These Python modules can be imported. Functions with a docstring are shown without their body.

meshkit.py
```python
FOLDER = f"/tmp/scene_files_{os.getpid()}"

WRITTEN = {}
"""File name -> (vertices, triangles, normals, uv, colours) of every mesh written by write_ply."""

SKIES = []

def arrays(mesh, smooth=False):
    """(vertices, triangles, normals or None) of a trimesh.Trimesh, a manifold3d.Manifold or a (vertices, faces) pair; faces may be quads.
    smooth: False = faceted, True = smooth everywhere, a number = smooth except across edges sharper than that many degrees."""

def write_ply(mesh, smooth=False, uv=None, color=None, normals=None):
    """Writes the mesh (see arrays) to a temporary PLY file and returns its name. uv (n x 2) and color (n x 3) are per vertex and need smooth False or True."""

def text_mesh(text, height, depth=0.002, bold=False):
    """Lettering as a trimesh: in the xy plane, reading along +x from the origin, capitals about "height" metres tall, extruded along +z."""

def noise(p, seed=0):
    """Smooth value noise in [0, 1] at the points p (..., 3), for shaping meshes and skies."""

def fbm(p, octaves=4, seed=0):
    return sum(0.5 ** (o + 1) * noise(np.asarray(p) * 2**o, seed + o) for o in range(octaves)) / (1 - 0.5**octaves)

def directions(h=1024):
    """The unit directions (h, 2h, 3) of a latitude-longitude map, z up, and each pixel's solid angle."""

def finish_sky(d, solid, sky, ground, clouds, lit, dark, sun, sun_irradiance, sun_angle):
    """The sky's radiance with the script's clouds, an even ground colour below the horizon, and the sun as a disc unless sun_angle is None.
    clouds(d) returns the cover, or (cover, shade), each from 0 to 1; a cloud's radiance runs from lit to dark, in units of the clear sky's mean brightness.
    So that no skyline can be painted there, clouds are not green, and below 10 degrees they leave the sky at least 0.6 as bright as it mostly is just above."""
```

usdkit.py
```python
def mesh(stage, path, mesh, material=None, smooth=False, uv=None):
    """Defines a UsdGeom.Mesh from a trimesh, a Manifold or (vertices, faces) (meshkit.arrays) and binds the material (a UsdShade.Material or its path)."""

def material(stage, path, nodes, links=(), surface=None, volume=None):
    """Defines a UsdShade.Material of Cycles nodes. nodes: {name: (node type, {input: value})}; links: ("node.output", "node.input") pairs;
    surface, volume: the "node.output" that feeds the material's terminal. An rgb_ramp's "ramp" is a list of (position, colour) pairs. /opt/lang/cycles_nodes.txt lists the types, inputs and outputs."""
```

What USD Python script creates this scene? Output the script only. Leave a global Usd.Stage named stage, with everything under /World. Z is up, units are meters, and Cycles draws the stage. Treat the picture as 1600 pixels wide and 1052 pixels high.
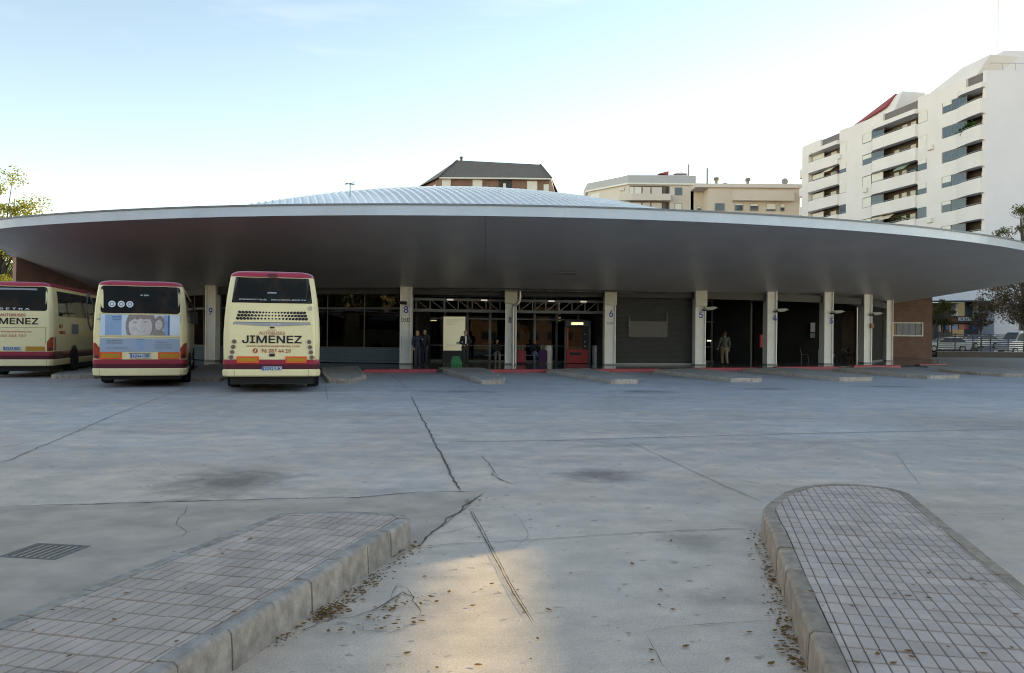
import math, random
import numpy as np, trimesh, usdkit, meshkit
import manifold3d as m3
from shapely.geometry import Polygon, LineString, Point, box as sbox
from shapely import affinity
from pxr import Usd, UsdGeom, UsdLux, UsdShade, Gf, Sdf

stage = Usd.Stage.CreateInMemory()
UsdGeom.SetStageUpAxis(stage, UsdGeom.Tokens.z)
WORLD = UsdGeom.Xform.Define(stage, '/World')
rnd = random.Random(11)
nrng = np.random.default_rng(5)

# ------------------------------------------------------------------ camera, sky, sun
F, H, ROLL = 1300.0, 1.6, math.radians(0.5)
EXPOSURE = 1.94
SKY_STRENGTH = 0.10
SUN_INT = 0.58
SUN_AZ, SUN_EL = math.radians(56), math.radians(12)
cam = UsdGeom.Camera.Define(stage, '/World/camera')
cam.CreateHorizontalApertureAttr(36.0)
cam.CreateVerticalApertureAttr(36.0 * 673 / 1024)
cam.CreateFocalLengthAttr(36.0 * F / 1600)
cam.CreateExposureAttr(EXPOSURE)
cam.CreateClippingRangeAttr(Gf.Vec2f(0.05, 5000))
ca, sa = math.cos(ROLL), math.sin(ROLL)
cam.AddTransformOp().Set(Gf.Matrix4d(ca, 0, sa, 0, -sa, 0, ca, 0, 0, -1, 0, 0, 0, 0, H, 1))
SUN = np.array([math.sin(SUN_AZ) * math.cos(SUN_EL), math.cos(SUN_AZ) * math.cos(SUN_EL), math.sin(SUN_EL)])
dome = UsdLux.DomeLight.Define(stage, '/World/sky')
skymat = usdkit.material(stage, '/World/Looks/sky_look', {
    'sky': ('sky_texture', {'sky_type': 'single_scattering', 'sun_disc': False, 'sun_elevation': SUN_EL, 'sun_rotation': SUN_AZ, 'air_density': 1.0, 'aerosol_density': 0.06, 'ozone_density': 1.0}),
    'tc': ('texture_coordinate', {}),
    'map': ('mapping', {'scale': (1.2, 3.5, 9.0), 'rotation': (0.0, 0.1, 0.5)}),
    'noise': ('noise_texture', {'scale': 1.6, 'detail': 6.0, 'roughness': 0.55, 'distortion': 0.4}),
    'ramp': ('rgb_ramp', {'ramp': [(0.0, (0, 0, 0)), (0.62, (0, 0, 0)), (0.80, (0.05, 0.05, 0.05)), (1.0, (0.12, 0.12, 0.12))]}),
    'mix': ('mix', {'mix_type': 'mix', 'color2': (9.0, 9.0, 9.2)}),
    'tint': ('mix', {'mix_type': 'multiply', 'fac': 1.0, 'color2': (1.10, 0.955, 0.84)}),
    'bg': ('background_shader', {'strength': SKY_STRENGTH})},
    [('tc.generated', 'map.vector'), ('map.vector', 'noise.vector'), ('noise.fac', 'ramp.fac'), ('ramp.color', 'mix.fac'), ('sky.color', 'mix.color1'), ('mix.color', 'tint.color1'), ('tint.color', 'bg.color')], surface='bg.background')
UsdShade.MaterialBindingAPI.Apply(dome.GetPrim()).Bind(skymat)
dome.GetPrim().SetCustomDataByKey('kind', 'structure'); dome.GetPrim().SetCustomDataByKey('label', 'pale clear sky, whitest low on the right')
sun = UsdLux.DistantLight.Define(stage, '/World/sun')
sun.CreateIntensityAttr(SUN_INT); sun.CreateAngleAttr(0.5); sun.CreateColorAttr(Gf.Vec3f(1.0, 0.82, 0.42)); sun.CreateNormalizeAttr(True)
_x = np.cross([0, 0, 1.0], SUN); _x /= np.linalg.norm(_x); _y = np.cross(SUN, _x)
sun.AddTransformOp().Set(Gf.Matrix4d(*_x, 0, *_y, 0, *SUN, 0, 0, 0, 40, 1))

# ------------------------------------------------------------------ photo measurements to metres
def level(px, py):
    dx, dy = px - 800, py - 526
    return dx * ca + dy * sa, -dx * sa + dy * ca
def G(px, py, h=0.0):
    dx, dy = level(px, py); Y = (H - h) * F / dy
    return np.array([dx / F * Y, Y])
def D(px, py, Y):
    dx, dy = level(px, py)
    return np.array([dx / F * Y, Y, H - dy / F * Y])

# ------------------------------------------------------------------ helpers
_used = {}
def numbered(parent, name):
    k = (str(parent), name); n = _used.get(k, 0); _used[k] = n + 1
    return f'{parent}/{name}' + (f'_{n:03d}' if n else '')
def tag(p, label=None, cat=None, group=None, kind=None):
    p = p.GetPrim() if hasattr(p, 'GetPrim') else p
    for k, v in (('label', label), ('category', cat), ('group', group), ('kind', kind)):
        if v: p.SetCustomDataByKey(k, v)
    return p
def place(x, loc=(0, 0, 0), rz=0.0, s=None):
    x.AddTranslateOp().Set(Gf.Vec3d(*map(float, loc)))
    if rz: x.AddRotateZOp().Set(math.degrees(rz))
    if s is not None: x.AddScaleOp().Set(Gf.Vec3f(*map(float, s)))
def thing(name, label, cat=None, loc=(0, 0, 0), rz=0.0, group=None, kind=None):
    x = UsdGeom.Xform.Define(stage, numbered('/World', name)); place(x, loc, rz)
    return tag(x, label, cat, group, kind)
def path(p): return str(p.GetPath()) if hasattr(p, 'GetPath') else str(p)
def obj(name, mesh, mat, parent=None, smooth=False, label=None):
    m = usdkit.mesh(stage, numbered(path(parent) if parent is not None else '/World', name), mesh, mat, smooth)
    if label: tag(m, label)
    return m.GetPrim()
def copy(root, loc, rz, label, group=None, s=None):
    base = root.GetName()
    x = UsdGeom.Xform.Define(stage, numbered('/World', base)); p = x.GetPrim()
    p.GetReferences().AddInternalReference(root.GetPath())
    x.ClearXformOpOrder()
    m = Gf.Matrix4d(1.0)
    c, s_ = math.cos(rz), math.sin(rz); k = s or (1, 1, 1)
    m.Set(c * k[0], s_ * k[0], 0, 0, -s_ * k[1], c * k[1], 0, 0, 0, 0, k[2], 0, float(loc[0]), float(loc[1]), float(loc[2]), 1)
    x.AddTransformOp(opSuffix='place').Set(m)
    x.GetXformOpOrderAttr().Set(['xformOp:transform:place'])
    p.SetInstanceable(True)
    return tag(p, label, root.GetCustomDataByKey('category'), group or root.GetCustomDataByKey('group'))

class MB:
    """collects simple solids into ONE mesh"""
    def __init__(s): s.v, s.f, s.n = [], [], 0
    def add(s, v, f):
        v = np.asarray(v, float); f = np.asarray(f, int)
        if f.shape[1] == 4: f = np.vstack([f[:, [0, 1, 2]], f[:, [0, 2, 3]]])
        s.v.append(v); s.f.append(f + s.n); s.n += len(v); return s
    def tm(s, m): return s.add(m.vertices, m.faces)
    def box(s, x0, x1, y0, y1, z0, z1):
        v = [(x, y, z) for z in (z0, z1) for y in (y0, y1) for x in (x0, x1)]
        return s.add(v, [(0, 2, 3, 1), (4, 5, 7, 6), (0, 1, 5, 4), (1, 3, 7, 5), (3, 2, 6, 7), (2, 0, 4, 6)])
    def bbox(s, x0, x1, y0, y1, z0, z1, b=0.01):
        b = min(b, (x1 - x0) * .45, (y1 - y0) * .45, (z1 - z0) * .45)
        pts = []
        for sx, sy, sz in np.ndindex(2, 2, 2):
            x, y, z = (x0, x1)[sx], (y0, y1)[sy], (z0, z1)[sz]
            ix, iy, iz = (b, -b)[sx], (b, -b)[sy], (b, -b)[sz]
            pts += [(x, y + iy, z + iz), (x + ix, y, z + iz), (x + ix, y + iy, z)]
        h = trimesh.convex.convex_hull(np.array(pts)); return s.add(h.vertices, h.faces)
    def hull(s, pts):
        h = trimesh.convex.convex_hull(np.asarray(pts, float)); return s.add(h.vertices, h.faces)
    def tube(s, pts, r, k=8, cap=True):
        pts = np.asarray(pts, float); rs = np.broadcast_to(np.asarray(r, float), len(pts)); vs = []
        t = np.gradient(pts, axis=0); t /= np.linalg.norm(t, axis=1)[:, None] + 1e-12
        up = np.array([0, 0, 1.0]) if abs(t[0][2]) < .9 else np.array([1.0, 0, 0])
        for p, d, q in zip(pts, t, rs):
            a = np.cross(d, up); a /= np.linalg.norm(a) + 1e-12; b = np.cross(d, a); up = -b if False else up
            an = np.arange(k) / k * 2 * np.pi
            vs.append(p + q * (np.cos(an)[:, None] * a + np.sin(an)[:, None] * b))
        f = []
        for i in range(len(pts) - 1):
            for j in range(k):
                A, B = i * k + j, i * k + (j + 1) % k
                f += [(A, A + k, B + k), (A, B + k, B)]
        v = np.vstack(vs); n = len(v)
        if cap:
            v = np.vstack([v, pts[0], pts[-1]])
            for j in range(k): f += [(n, j, (j + 1) % k), (n + 1, (len(pts) - 1) * k + (j + 1) % k, (len(pts) - 1) * k + j)]
        return s.add(v, f)
    def cyl(s, x, y, z0, z1, r, k=16, r1=None): return s.tube([(x, y, z0), (x, y, z1)], [r, r if r1 is None else r1], k)
    def prism(s, poly, z0, z1):
        for g in getattr(poly, 'geoms', [poly]):
            if g.geom_type == 'Polygon' and g.area > 1e-7:
                m = trimesh.creation.extrude_polygon(g, z1 - z0, engine='earcut'); s.add(m.vertices + [0, 0, z0], m.faces)
        return s
    def quad(s, a, b, c, d): return s.add([a, b, c, d], [(0, 1, 2, 3)])
    def map(s, fn):
        o = MB()
        for v, f in zip(s.v, s.f): o.v.append(fn(v)); o.f.append(f)
        o.n = s.n; return o
    @property
    def mesh(s): return (np.vstack(s.v), np.vstack(s.f))
    def tris(s): return sum(map(len, s.f))
def revolve(profile, k=24):
    return trimesh.creation.revolve(np.asarray(profile, float), sections=k)

# ------------------------------------------------------------------ materials
def mat(name, col, rough=.6, var=.12, scale=4.0, metal=0.0, bump=0.0, bscale=60.0, spec=.5, coat=0.0, rnd_amt=0.0, detail=5.0, extra=None):
    nodes = {'p': ('principled_bsdf', {'roughness': rough, 'metallic': metal, 'specular_ior_level': spec, 'coat_weight': coat}),
             'g': ('geometry', {}), 'n': ('noise_texture', {'scale': scale, 'detail': detail, 'roughness': .6}),
             'r': ('rgb_ramp', {'ramp': [(.25, tuple(c * (1 - var) for c in col)), (.75, tuple(min(1, c * (1 + var)) for c in col))]})}
    links = [('g.position', 'n.vector'), ('n.fac', 'r.fac')]
    out = 'r.color'
    if rnd_amt:
        nodes.update({'oi': ('geometry' if rnd_amt < 0 else 'object_info', {}), 'rr': ('map_range', {'to_min': 1 - abs(rnd_amt), 'to_max': 1 + abs(rnd_amt)}), 'mm': ('mix', {'mix_type': 'multiply', 'fac': 1.0})})
        links += [('oi.random_per_island' if rnd_amt < 0 else 'oi.random', 'rr.value'), (out, 'mm.color1'), ('rr.result', 'mm.color2')]; out = 'mm.color'
    links.append((out, 'p.base_color'))
    if bump:
        nodes.update({'bn': ('noise_texture', {'scale': bscale, 'detail': 4.0}), 'b': ('bump', {'strength': bump, 'distance': .01})})
        links += [('g.position', 'bn.vector'), ('bn.fac', 'b.height'), ('b.normal', 'p.normal')]
    return usdkit.material(stage, f'/World/Looks/{name}', nodes, links, surface='p.BSDF')
def glass(name, tint, rough=.02):
    return usdkit.material(stage, f'/World/Looks/{name}', {'t': ('transparent_bsdf', {'color': tint}), 'g': ('glossy_bsdf', {'roughness': rough, 'color': (.9, .9, .9)}), 'f': ('fresnel', {'IOR': 1.5}), 'm': ('mix_closure', {})},
        [('f.fac', 'm.fac'), ('t.BSDF', 'm.closure1'), ('g.BSDF', 'm.closure2')], surface='m.closure')
def emit(name, col, strength):
    return usdkit.material(stage, f'/World/Looks/{name}', {'e': ('emission', {'color': col, 'strength': strength})}, surface='e.emission')
def brick(name, c1, c2, mortar, sc=1.0, rough=.85):
    return usdkit.material(stage, f'/World/Looks/{name}', {
        'g': ('geometry', {}), 's': ('separate_xyz', {}), 'a': ('math', {'math_type': 'add'}), 'c': ('combine_xyz', {}),
        'b': ('brick_texture', {'color1': c1, 'color2': c2, 'mortar': mortar, 'scale': sc, 'brick_width': .25, 'row_height': .075, 'mortar_size': .006}),
        'n': ('noise_texture', {'scale': .9, 'detail': 5.0}), 'rr': ('map_range', {'to_min': .65, 'to_max': 1.35}), 'm': ('mix', {'mix_type': 'multiply', 'fac': 1.0}),
        'p': ('principled_bsdf', {'roughness': rough})},
        [('g.position', 's.vector'), ('s.x', 'a.value1'), ('s.y', 'a.value2'), ('a.value', 'c.x'), ('s.z', 'c.y'), ('c.vector', 'b.vector'), ('g.position', 'n.vector'), ('n.fac', 'rr.value'), ('b.color', 'm.color1'), ('rr.result', 'm.color2'), ('m.color', 'p.base_color')], surface='p.BSDF')
def leafmat(name, c1, c2):
    return usdkit.material(stage, f'/World/Looks/{name}', {'g': ('geometry', {}), 'r': ('rgb_ramp', {'ramp': [(0, c1), (1, c2)]}), 'd': ('diffuse_bsdf', {}), 't': ('translucent_bsdf', {}), 'm': ('mix_closure', {'fac': .35})},
        [('g.random_per_island', 'r.fac'), ('r.color', 'd.color'), ('r.color', 't.color'), ('d.BSDF', 'm.closure1'), ('t.BSDF', 'm.closure2')], surface='m.closure')

def ground_material():
    # weathered concrete: broad tone, painted near warmth, streaks, grain and oil stains where the bays have them
    nodes = {'g': ('geometry', {}),
        'n1': ('noise_texture', {'scale': .22, 'detail': 6.0, 'roughness': .62, 'distortion': .6}),
        'n2': ('noise_texture', {'scale': 2.3, 'detail': 8.0, 'roughness': .7}),
        'n3': ('noise_texture', {'scale': 85.0, 'detail': 5.0, 'roughness': .75}),
        'mp': ('mapping', {'scale': (.16, .9, 1.0), 'rotation': (0, 0, -.15)}),
        'n4': ('noise_texture', {'scale': 1.0, 'detail': 5.0, 'roughness': .6, 'distortion': .8}),
        'r1': ('rgb_ramp', {'ramp': [(.25, (.28, .285, .305)), (.5, (.36, .365, .39)), (.75, (.44, .445, .475))]}),
        'r2': ('map_range', {'from_min': .25, 'from_max': .75, 'to_min': .74, 'to_max': 1.24}),
        'r3': ('map_range', {'from_min': .3, 'from_max': .7, 'to_min': .72, 'to_max': 1.28}),
        'r4': ('map_range', {'from_min': .3, 'from_max': .7, 'to_min': .87, 'to_max': 1.10}),
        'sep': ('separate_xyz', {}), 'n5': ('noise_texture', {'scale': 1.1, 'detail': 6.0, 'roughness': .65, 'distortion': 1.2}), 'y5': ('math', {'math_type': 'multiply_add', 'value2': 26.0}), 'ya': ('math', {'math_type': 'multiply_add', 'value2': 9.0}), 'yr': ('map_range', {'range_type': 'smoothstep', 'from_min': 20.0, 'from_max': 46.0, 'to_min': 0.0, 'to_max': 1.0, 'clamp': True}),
        'rn': ('rgb_ramp', {'ramp': [(.25, (.55, .425, .315)), (.5, (.69, .54, .41)), (.75, (.78, .63, .49))]}), 'mz': ('mix', {'mix_type': 'mix'}),  # near tone: browner concrete, warmed further in place of bounced light
        'm2': ('mix', {'mix_type': 'multiply', 'fac': 1.0}), 'm3': ('mix', {'mix_type': 'multiply', 'fac': 1.0}), 'm4': ('mix', {'mix_type': 'multiply', 'fac': 1.0}),
        'sp': ('noise_texture', {'scale': 9.0, 'detail': 2.0}), 'sr': ('map_range', {'from_min': .66, 'from_max': .72, 'to_min': 1.0, 'to_max': .62, 'clamp': True}), 'm5': ('mix', {'mix_type': 'multiply', 'fac': 1.0}),
        'b': ('bump', {'strength': .16, 'distance': .006}), 'rg': ('map_range', {'to_min': .5, 'to_max': .85}),
        'p': ('principled_bsdf', {'specular_ior_level': .45})}
    L = [('g.position', x + '.vector') for x in ('n1', 'n2', 'n3', 'mp', 'sp')] + [('mp.vector', 'n4.vector'), ('n1.fac', 'r1.fac'), ('n2.fac', 'r2.value'), ('n3.fac', 'r3.value'), ('n4.fac', 'r4.value'), ('sp.fac', 'sr.value'),
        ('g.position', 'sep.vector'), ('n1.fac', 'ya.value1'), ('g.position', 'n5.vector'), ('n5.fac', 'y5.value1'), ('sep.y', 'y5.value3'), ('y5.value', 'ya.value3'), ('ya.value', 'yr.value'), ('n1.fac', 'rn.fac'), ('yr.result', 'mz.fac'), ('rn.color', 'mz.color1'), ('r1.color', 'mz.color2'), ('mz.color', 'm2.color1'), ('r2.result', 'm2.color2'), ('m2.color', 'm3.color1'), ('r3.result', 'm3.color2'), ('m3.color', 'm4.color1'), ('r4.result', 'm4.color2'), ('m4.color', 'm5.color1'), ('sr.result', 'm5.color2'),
        ('n3.fac', 'b.height'), ('b.normal', 'p.normal'), ('n2.fac', 'rg.value'), ('rg.result', 'p.roughness')]
    out = 'm5.color'
    # oil stains: (px, py, radius x, radius y in metres, darkness)
    for i, (px, py, rx, ry, k) in enumerate([(365, 752, 1.1, 1.3, .62), (940, 742, .75, .75, .60), (700, 612, 2.2, 1.3, .35), (1010, 612, 1.8, 1.2, .4), (1200, 608, 1.6, 1.0, .4), (1380, 604, 2.0, .9, .45), (560, 770, .8, .4, .25), (1080, 845, .45, .5, .35), (1110, 935, .5, .3, .3), (425, 606, 2.2, 1.6, .4), (1000, 695, 2.5, .7, .2), (300, 785, .8, .2, .4)]):
        c = G(px, py)
        nodes.update({f's{i}': ('mapping', {'location': (-c[0] / rx, -c[1] / ry, 0), 'scale': (1 / rx, 1 / ry, 0)}), f'l{i}': ('vector_math', {'math_type': 'length'}),
            f'a{i}': ('math', {'math_type': 'multiply_add', 'value2': 1.1}), f't{i}': ('map_range', {'range_type': 'smoothstep', 'from_min': .55, 'from_max': 1.5, 'to_min': 1 - k, 'to_max': 1.0, 'clamp': True}), f'o{i}': ('mix', {'mix_type': 'multiply', 'fac': 1.0})})
        L += [('g.position', f's{i}.vector'), (f's{i}.vector', f'l{i}.vector1'), ('n2.fac', f'a{i}.value1'), (f'l{i}.value', f'a{i}.value3'), (f'a{i}.value', f't{i}.value'), (out, f'o{i}.color1'), (f't{i}.result', f'o{i}.color2')]
        out = f'o{i}.color'
    L.append((out, 'p.base_color'))
    return usdkit.material(stage, '/World/Looks/concrete', nodes, L, surface='p.BSDF')

M = {}
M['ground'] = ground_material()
M['joint'] = mat('joint', (.13, .125, .12), .95, .4, 6)
M['crack'] = mat('crack', (.085, .08, .07), .95, .3, 8)
M['kerb'] = mat('kerb', (.37, .315, .265), .85, .40, 11, bump=.5, bscale=90, rnd_amt=.12)
M['kerb_warm_lit'] = mat('kerb_warm_lit', (.36, .27, .195), .85, .40, 11, bump=.5, bscale=90, rnd_amt=.10)  # browner kerb copy: warm light put into the colour
M['tile'] = mat('tile', (.53, .415, .34), .8, .2, 4, bump=.35, bscale=150, rnd_amt=.11)
M['tile2'] = mat('tile2', (.56, .44, .37), .8, .18, 4, bump=.35, bscale=150, rnd_amt=.10)
M['mortar'] = mat('mortar', (.165, .15, .135), .95, .3, 12)
M['kerb_mortar'] = mat('kerb_mortar', (.42, .385, .34), .9, .25, 10)
M['paving'] = mat('paving', (.30, .285, .27), .8, .2, 2, bump=.3)
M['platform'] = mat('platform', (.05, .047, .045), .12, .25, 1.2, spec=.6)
M['red_kerb'] = mat('red_kerb', (.30, .035, .045), .45, .25, 3)
M['white_col'] = mat('white_col', (.70, .665, .62), .5, .08, 3)
M['cream_box'] = mat('cream_box', (.50, .47, .38), .6, .1, 3)
M['soffit'] = mat('soffit', (.47, .455, .455), .40, .10, .5, spec=.5)
M['fascia'] = mat('fascia', (.53, .56, .60), .45, .08, .8)
M['cap_dark'] = mat('cap_dark', (.16, .17, .18), .5)
M['roof_metal'] = mat('roof_metal', (.76, .73, .71), .5, .06, .8, spec=.4)
M['roof_flat'] = mat('roof_flat', (.3, .3, .3), .8)
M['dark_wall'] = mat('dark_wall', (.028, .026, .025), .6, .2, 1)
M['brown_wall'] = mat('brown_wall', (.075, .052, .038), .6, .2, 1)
M['shutter'] = mat('shutter', (.048, .046, .045), .4, .12, 2, spec=.6)
M['louvre'] = mat('louvre', (.085, .11, .135), .4, .1, 2)
M['steel'] = mat('steel', (.20, .20, .20), .45, .12, 2, metal=.3)
M['alu'] = mat('alu', (.42, .42, .42), .35, .08, 2, metal=.7)
M['black'] = mat('black', (.012, .012, .012), .5)
M['rubber'] = mat('rubber', (.018, .018, .018), .8, .3, 8)
M['pane_dark'] = glass('pane_dark', (.32, .35, .36))
M['pane'] = glass('pane', (.75, .8, .8))
M['brick'] = brick('brick', (.17, .088, .065), (.23, .12, .088), (.15, .115, .095))
M['brick_far'] = brick('brick_far', (.165, .088, .064), (.20, .11, .082), (.15, .11, .085))
M['blue_ink'] = mat('blue_ink', (.03, .06, .32), .5, .05)
M['black_ink'] = mat('black_ink', (.015, .013, .012), .5, .05)
M['red_ink'] = mat('red_ink', (.42, .07, .045), .5, .05)
M['white_ink'] = mat('white_ink', (.72, .72, .72), .5, .05)
M['concrete_near'] = mat('concrete_near', (.49, .39, .30), .8, .30, 2.2, bump=.12, bscale=85, detail=9.0)
M['grey_ink'] = mat('grey_ink', (.25, .26, .30), .5, .05)

# ------------------------------------------------------------------ ground
gs = MB(); gs.quad((-900, -700, 0), (900, -700, 0), (900, 1500, 0), (-900, 1500, 0))
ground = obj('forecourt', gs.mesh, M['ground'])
tag(ground, 'worn grey concrete forecourt with stains and joints', None, None, 'structure')

def ribbon(pts, w, z=.008, jit=.0, step=.06, seed=0, taper=True):
    r = np.random.default_rng(seed); pts = np.asarray(pts, float); seg = []
    for a, b in zip(pts[:-1], pts[1:]):
        n = max(2, int(np.linalg.norm(b - a) / step)); seg.append(a + (b - a) * np.linspace(0, 1, n, endpoint=False)[:, None])
    p = np.vstack(seg + [pts[-1:]]); n = len(p)
    t = np.gradient(p, axis=0); t /= np.linalg.norm(t, axis=1)[:, None] + 1e-9; nn = np.stack([-t[:, 1], t[:, 0]], 1)
    off = np.cumsum(r.normal(0, 1, n)); k = np.ones(5) / 5; off = np.convolve(r.normal(0, 1, n), k, 'same') * jit * 2 + r.normal(0, .25, n) * jit
    p = p + nn * off[:, None]; ww = w * (.55 + .9 * r.random(n))
    if taper: ww = ww * np.minimum(1, .25 + np.minimum(np.arange(n), np.arange(n)[::-1]) / 6)
    a, b = p + nn * ww[:, None] / 2, p - nn * ww[:, None] / 2
    v = np.vstack([np.c_[a, np.full(n, z)], np.c_[b, np.full(n, z)]])
    f = [(i, i + n, i + n + 1, i + 1) for i in range(n - 1)]
    m = MB(); m.add(v, f); return m
def crack(px, w, jit, seed, name='crack', z=.008, step=.06, mt=None):
    obj(name, ribbon([G(*p) for p in px], w, z, jit, step, seed).mesh, mt or M['crack'], ground)
CR = [([(643, 620), (660, 655), (690, 712), (718, 768)], .030, .020), ([(733, 797), (760, 848), (800, 925), (832, 976)], .012, .003), ([(737, 797), (764, 848), (804, 925), (836, 975)], .008, .003),
      ([(0, 793), (130, 789), (260, 785), (420, 781), (560, 778), (655, 770), (720, 769), (760, 770)], .028, .02), ([(755, 772), (730, 790), (700, 812), (668, 838), (650, 856)], .022, .025), ([(742, 785), (712, 806), (690, 825)], .012, .02),
      ([(640, 857), (700, 852), (780, 848), (900, 840), (1010, 833), (1180, 826)], .012, .010), ([(700, 692), (900, 688), (1100, 682), (1300, 677), (1600, 671)], .035, .02), ([(900, 698), (1200, 693), (1400, 690), (1600, 687)], .025, .02),
      ([(0, 725), (80, 692), (180, 648), (300, 603)], .03, .02), ([(980, 690), (1030, 712), (1110, 750), (1190, 785)], .018, .015), ([(770, 738), (783, 752), (800, 757), (815, 760)], .02, .03), ([(752, 712), (768, 730), (778, 745)], .012, .02),
      ([(500, 962), (540, 968), (585, 958), (612, 940), (630, 926), (655, 945), (662, 965)], .016, .03), ([(612, 938), (618, 915), (640, 920), (648, 938)], .010, .02), ([(540, 975), (575, 985), (610, 988), (640, 978), (662, 968)], .012, .025), ([(470, 990), (500, 975), (520, 965)], .016, .03),
      ([(1007, 991), (1020, 1012), (1035, 1040), (1050, 1056)], .010, .006), ([(1005, 990), (1045, 982), (1160, 974), (1230, 970)], .007, .006), ([(295, 790), (285, 806), (275, 818), (290, 832), (283, 842)], .010, .02),
      ([(1400, 708), (1440, 760)], .01, .02), ([(1455, 800), (1540, 804), (1600, 803)], .014, .01), ([(1140, 748), (1190, 757)], .02, .02), ([(660, 838), (700, 833), (735, 825)], .010, .015), ([(800, 860), (822, 838), (816, 815), (800, 800)], .006, .02),
      ([(610, 585), (636, 607)], .03, .01), ([(508, 600), (512, 625)], .02, .01), ([(0, 700), (60, 690)], .02, .02)]
FAINT = {8, 9, 10, 15, 17, 19, 20, 21, 24, 25, 26}
for i, (p, w, j) in enumerate(CR): crack(p, w * (.45 if i in FAINT else .62), j * .6, 100 + i, mt=M['joint' if i in FAINT else 'crack'])

# tyre-polished slab with its own tone, beyond the near joint (a separate pour)
def slab(px, mt, z, name, label):
    m = MB(); m.prism(Polygon([tuple(G(*p)) for p in px]), z - .002, z); return tag(obj(name, m.mesh, mt), label, None, None, 'structure')

slab([(-420, 806), (0, 793), (130, 789), (260, 785), (420, 781), (560, 778), (655, 770), (720, 769), (755, 771), (730, 790), (700, 812), (668, 838), (650, 856), (560, 905), (420, 985), (300, 1060), (-420, 1200)], M['concrete_near'], .004, 'concrete_slab', 'older browner concrete slab around the left tiled island')
# ------------------------------------------------------------------ kerbed islands
def stones(root, poly, h, w, length, kmat, gap=.009, start=0.0, bevel=.018, keep=None):
    ring = np.array(poly.exterior.coords); line = LineString(ring); inner = poly.buffer(-w, join_style='mitre')
    Ltot = line.length; n = max(3, round(Ltot / length)); cuts = np.linspace(0, Ltot, n + 1) + start
    for i in range(n):
        s0, s1 = cuts[i] + gap / 2, cuts[i + 1] - gap / 2
        k = max(2, int((s1 - s0) / .12)); ss = np.linspace(s0, s1, k + 1)
        o = np.array([line.interpolate(s % Ltot).coords[0] for s in ss])
        if keep and not keep(o.mean(0)): continue
        e = .02
        t = np.array([np.subtract(line.interpolate((s + e) % Ltot).coords[0], line.interpolate((s - e) % Ltot).coords[0]) for s in ss]); t /= np.linalg.norm(t, axis=1)[:, None]
        nin = np.stack([-t[:, 1], t[:, 0]], 1)
        dz = rnd.uniform(-.006, .004); dn = rnd.uniform(-.004, .004)
        o = o + nin * dn
        prof = [(0, -.05), (0.004, h * .5), (.010, h - bevel), (.010 + bevel, h), (w, h), (w, -.05)]
        P = [np.c_[o + nin * a, np.full(len(o), z + (dz if z > 0 else 0))] for a, z in prof]
        v = np.vstack(P); m = len(o); q = len(prof); f = []
        for a in range(q - 1):
            for j in range(m - 1): f.append((a * m + j, a * m + j + 1, (a + 1) * m + j + 1, (a + 1) * m + j))
        tri = []
        for a in range(1, q - 1):
            tri += [(0, a * m, (a + 1) * m), (m - 1, (a + 1) * m + m - 1, a * m + m - 1)]
        mb = MB(); mb.add(v, f); mb.add(v, tri)
        obj('kerb_stone', mb.mesh, kmat, root)
def ccw(p):
    p = Polygon(p)
    if not p.exterior.is_ccw: p = Polygon(list(p.exterior.coords)[::-1])
    return p
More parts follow.
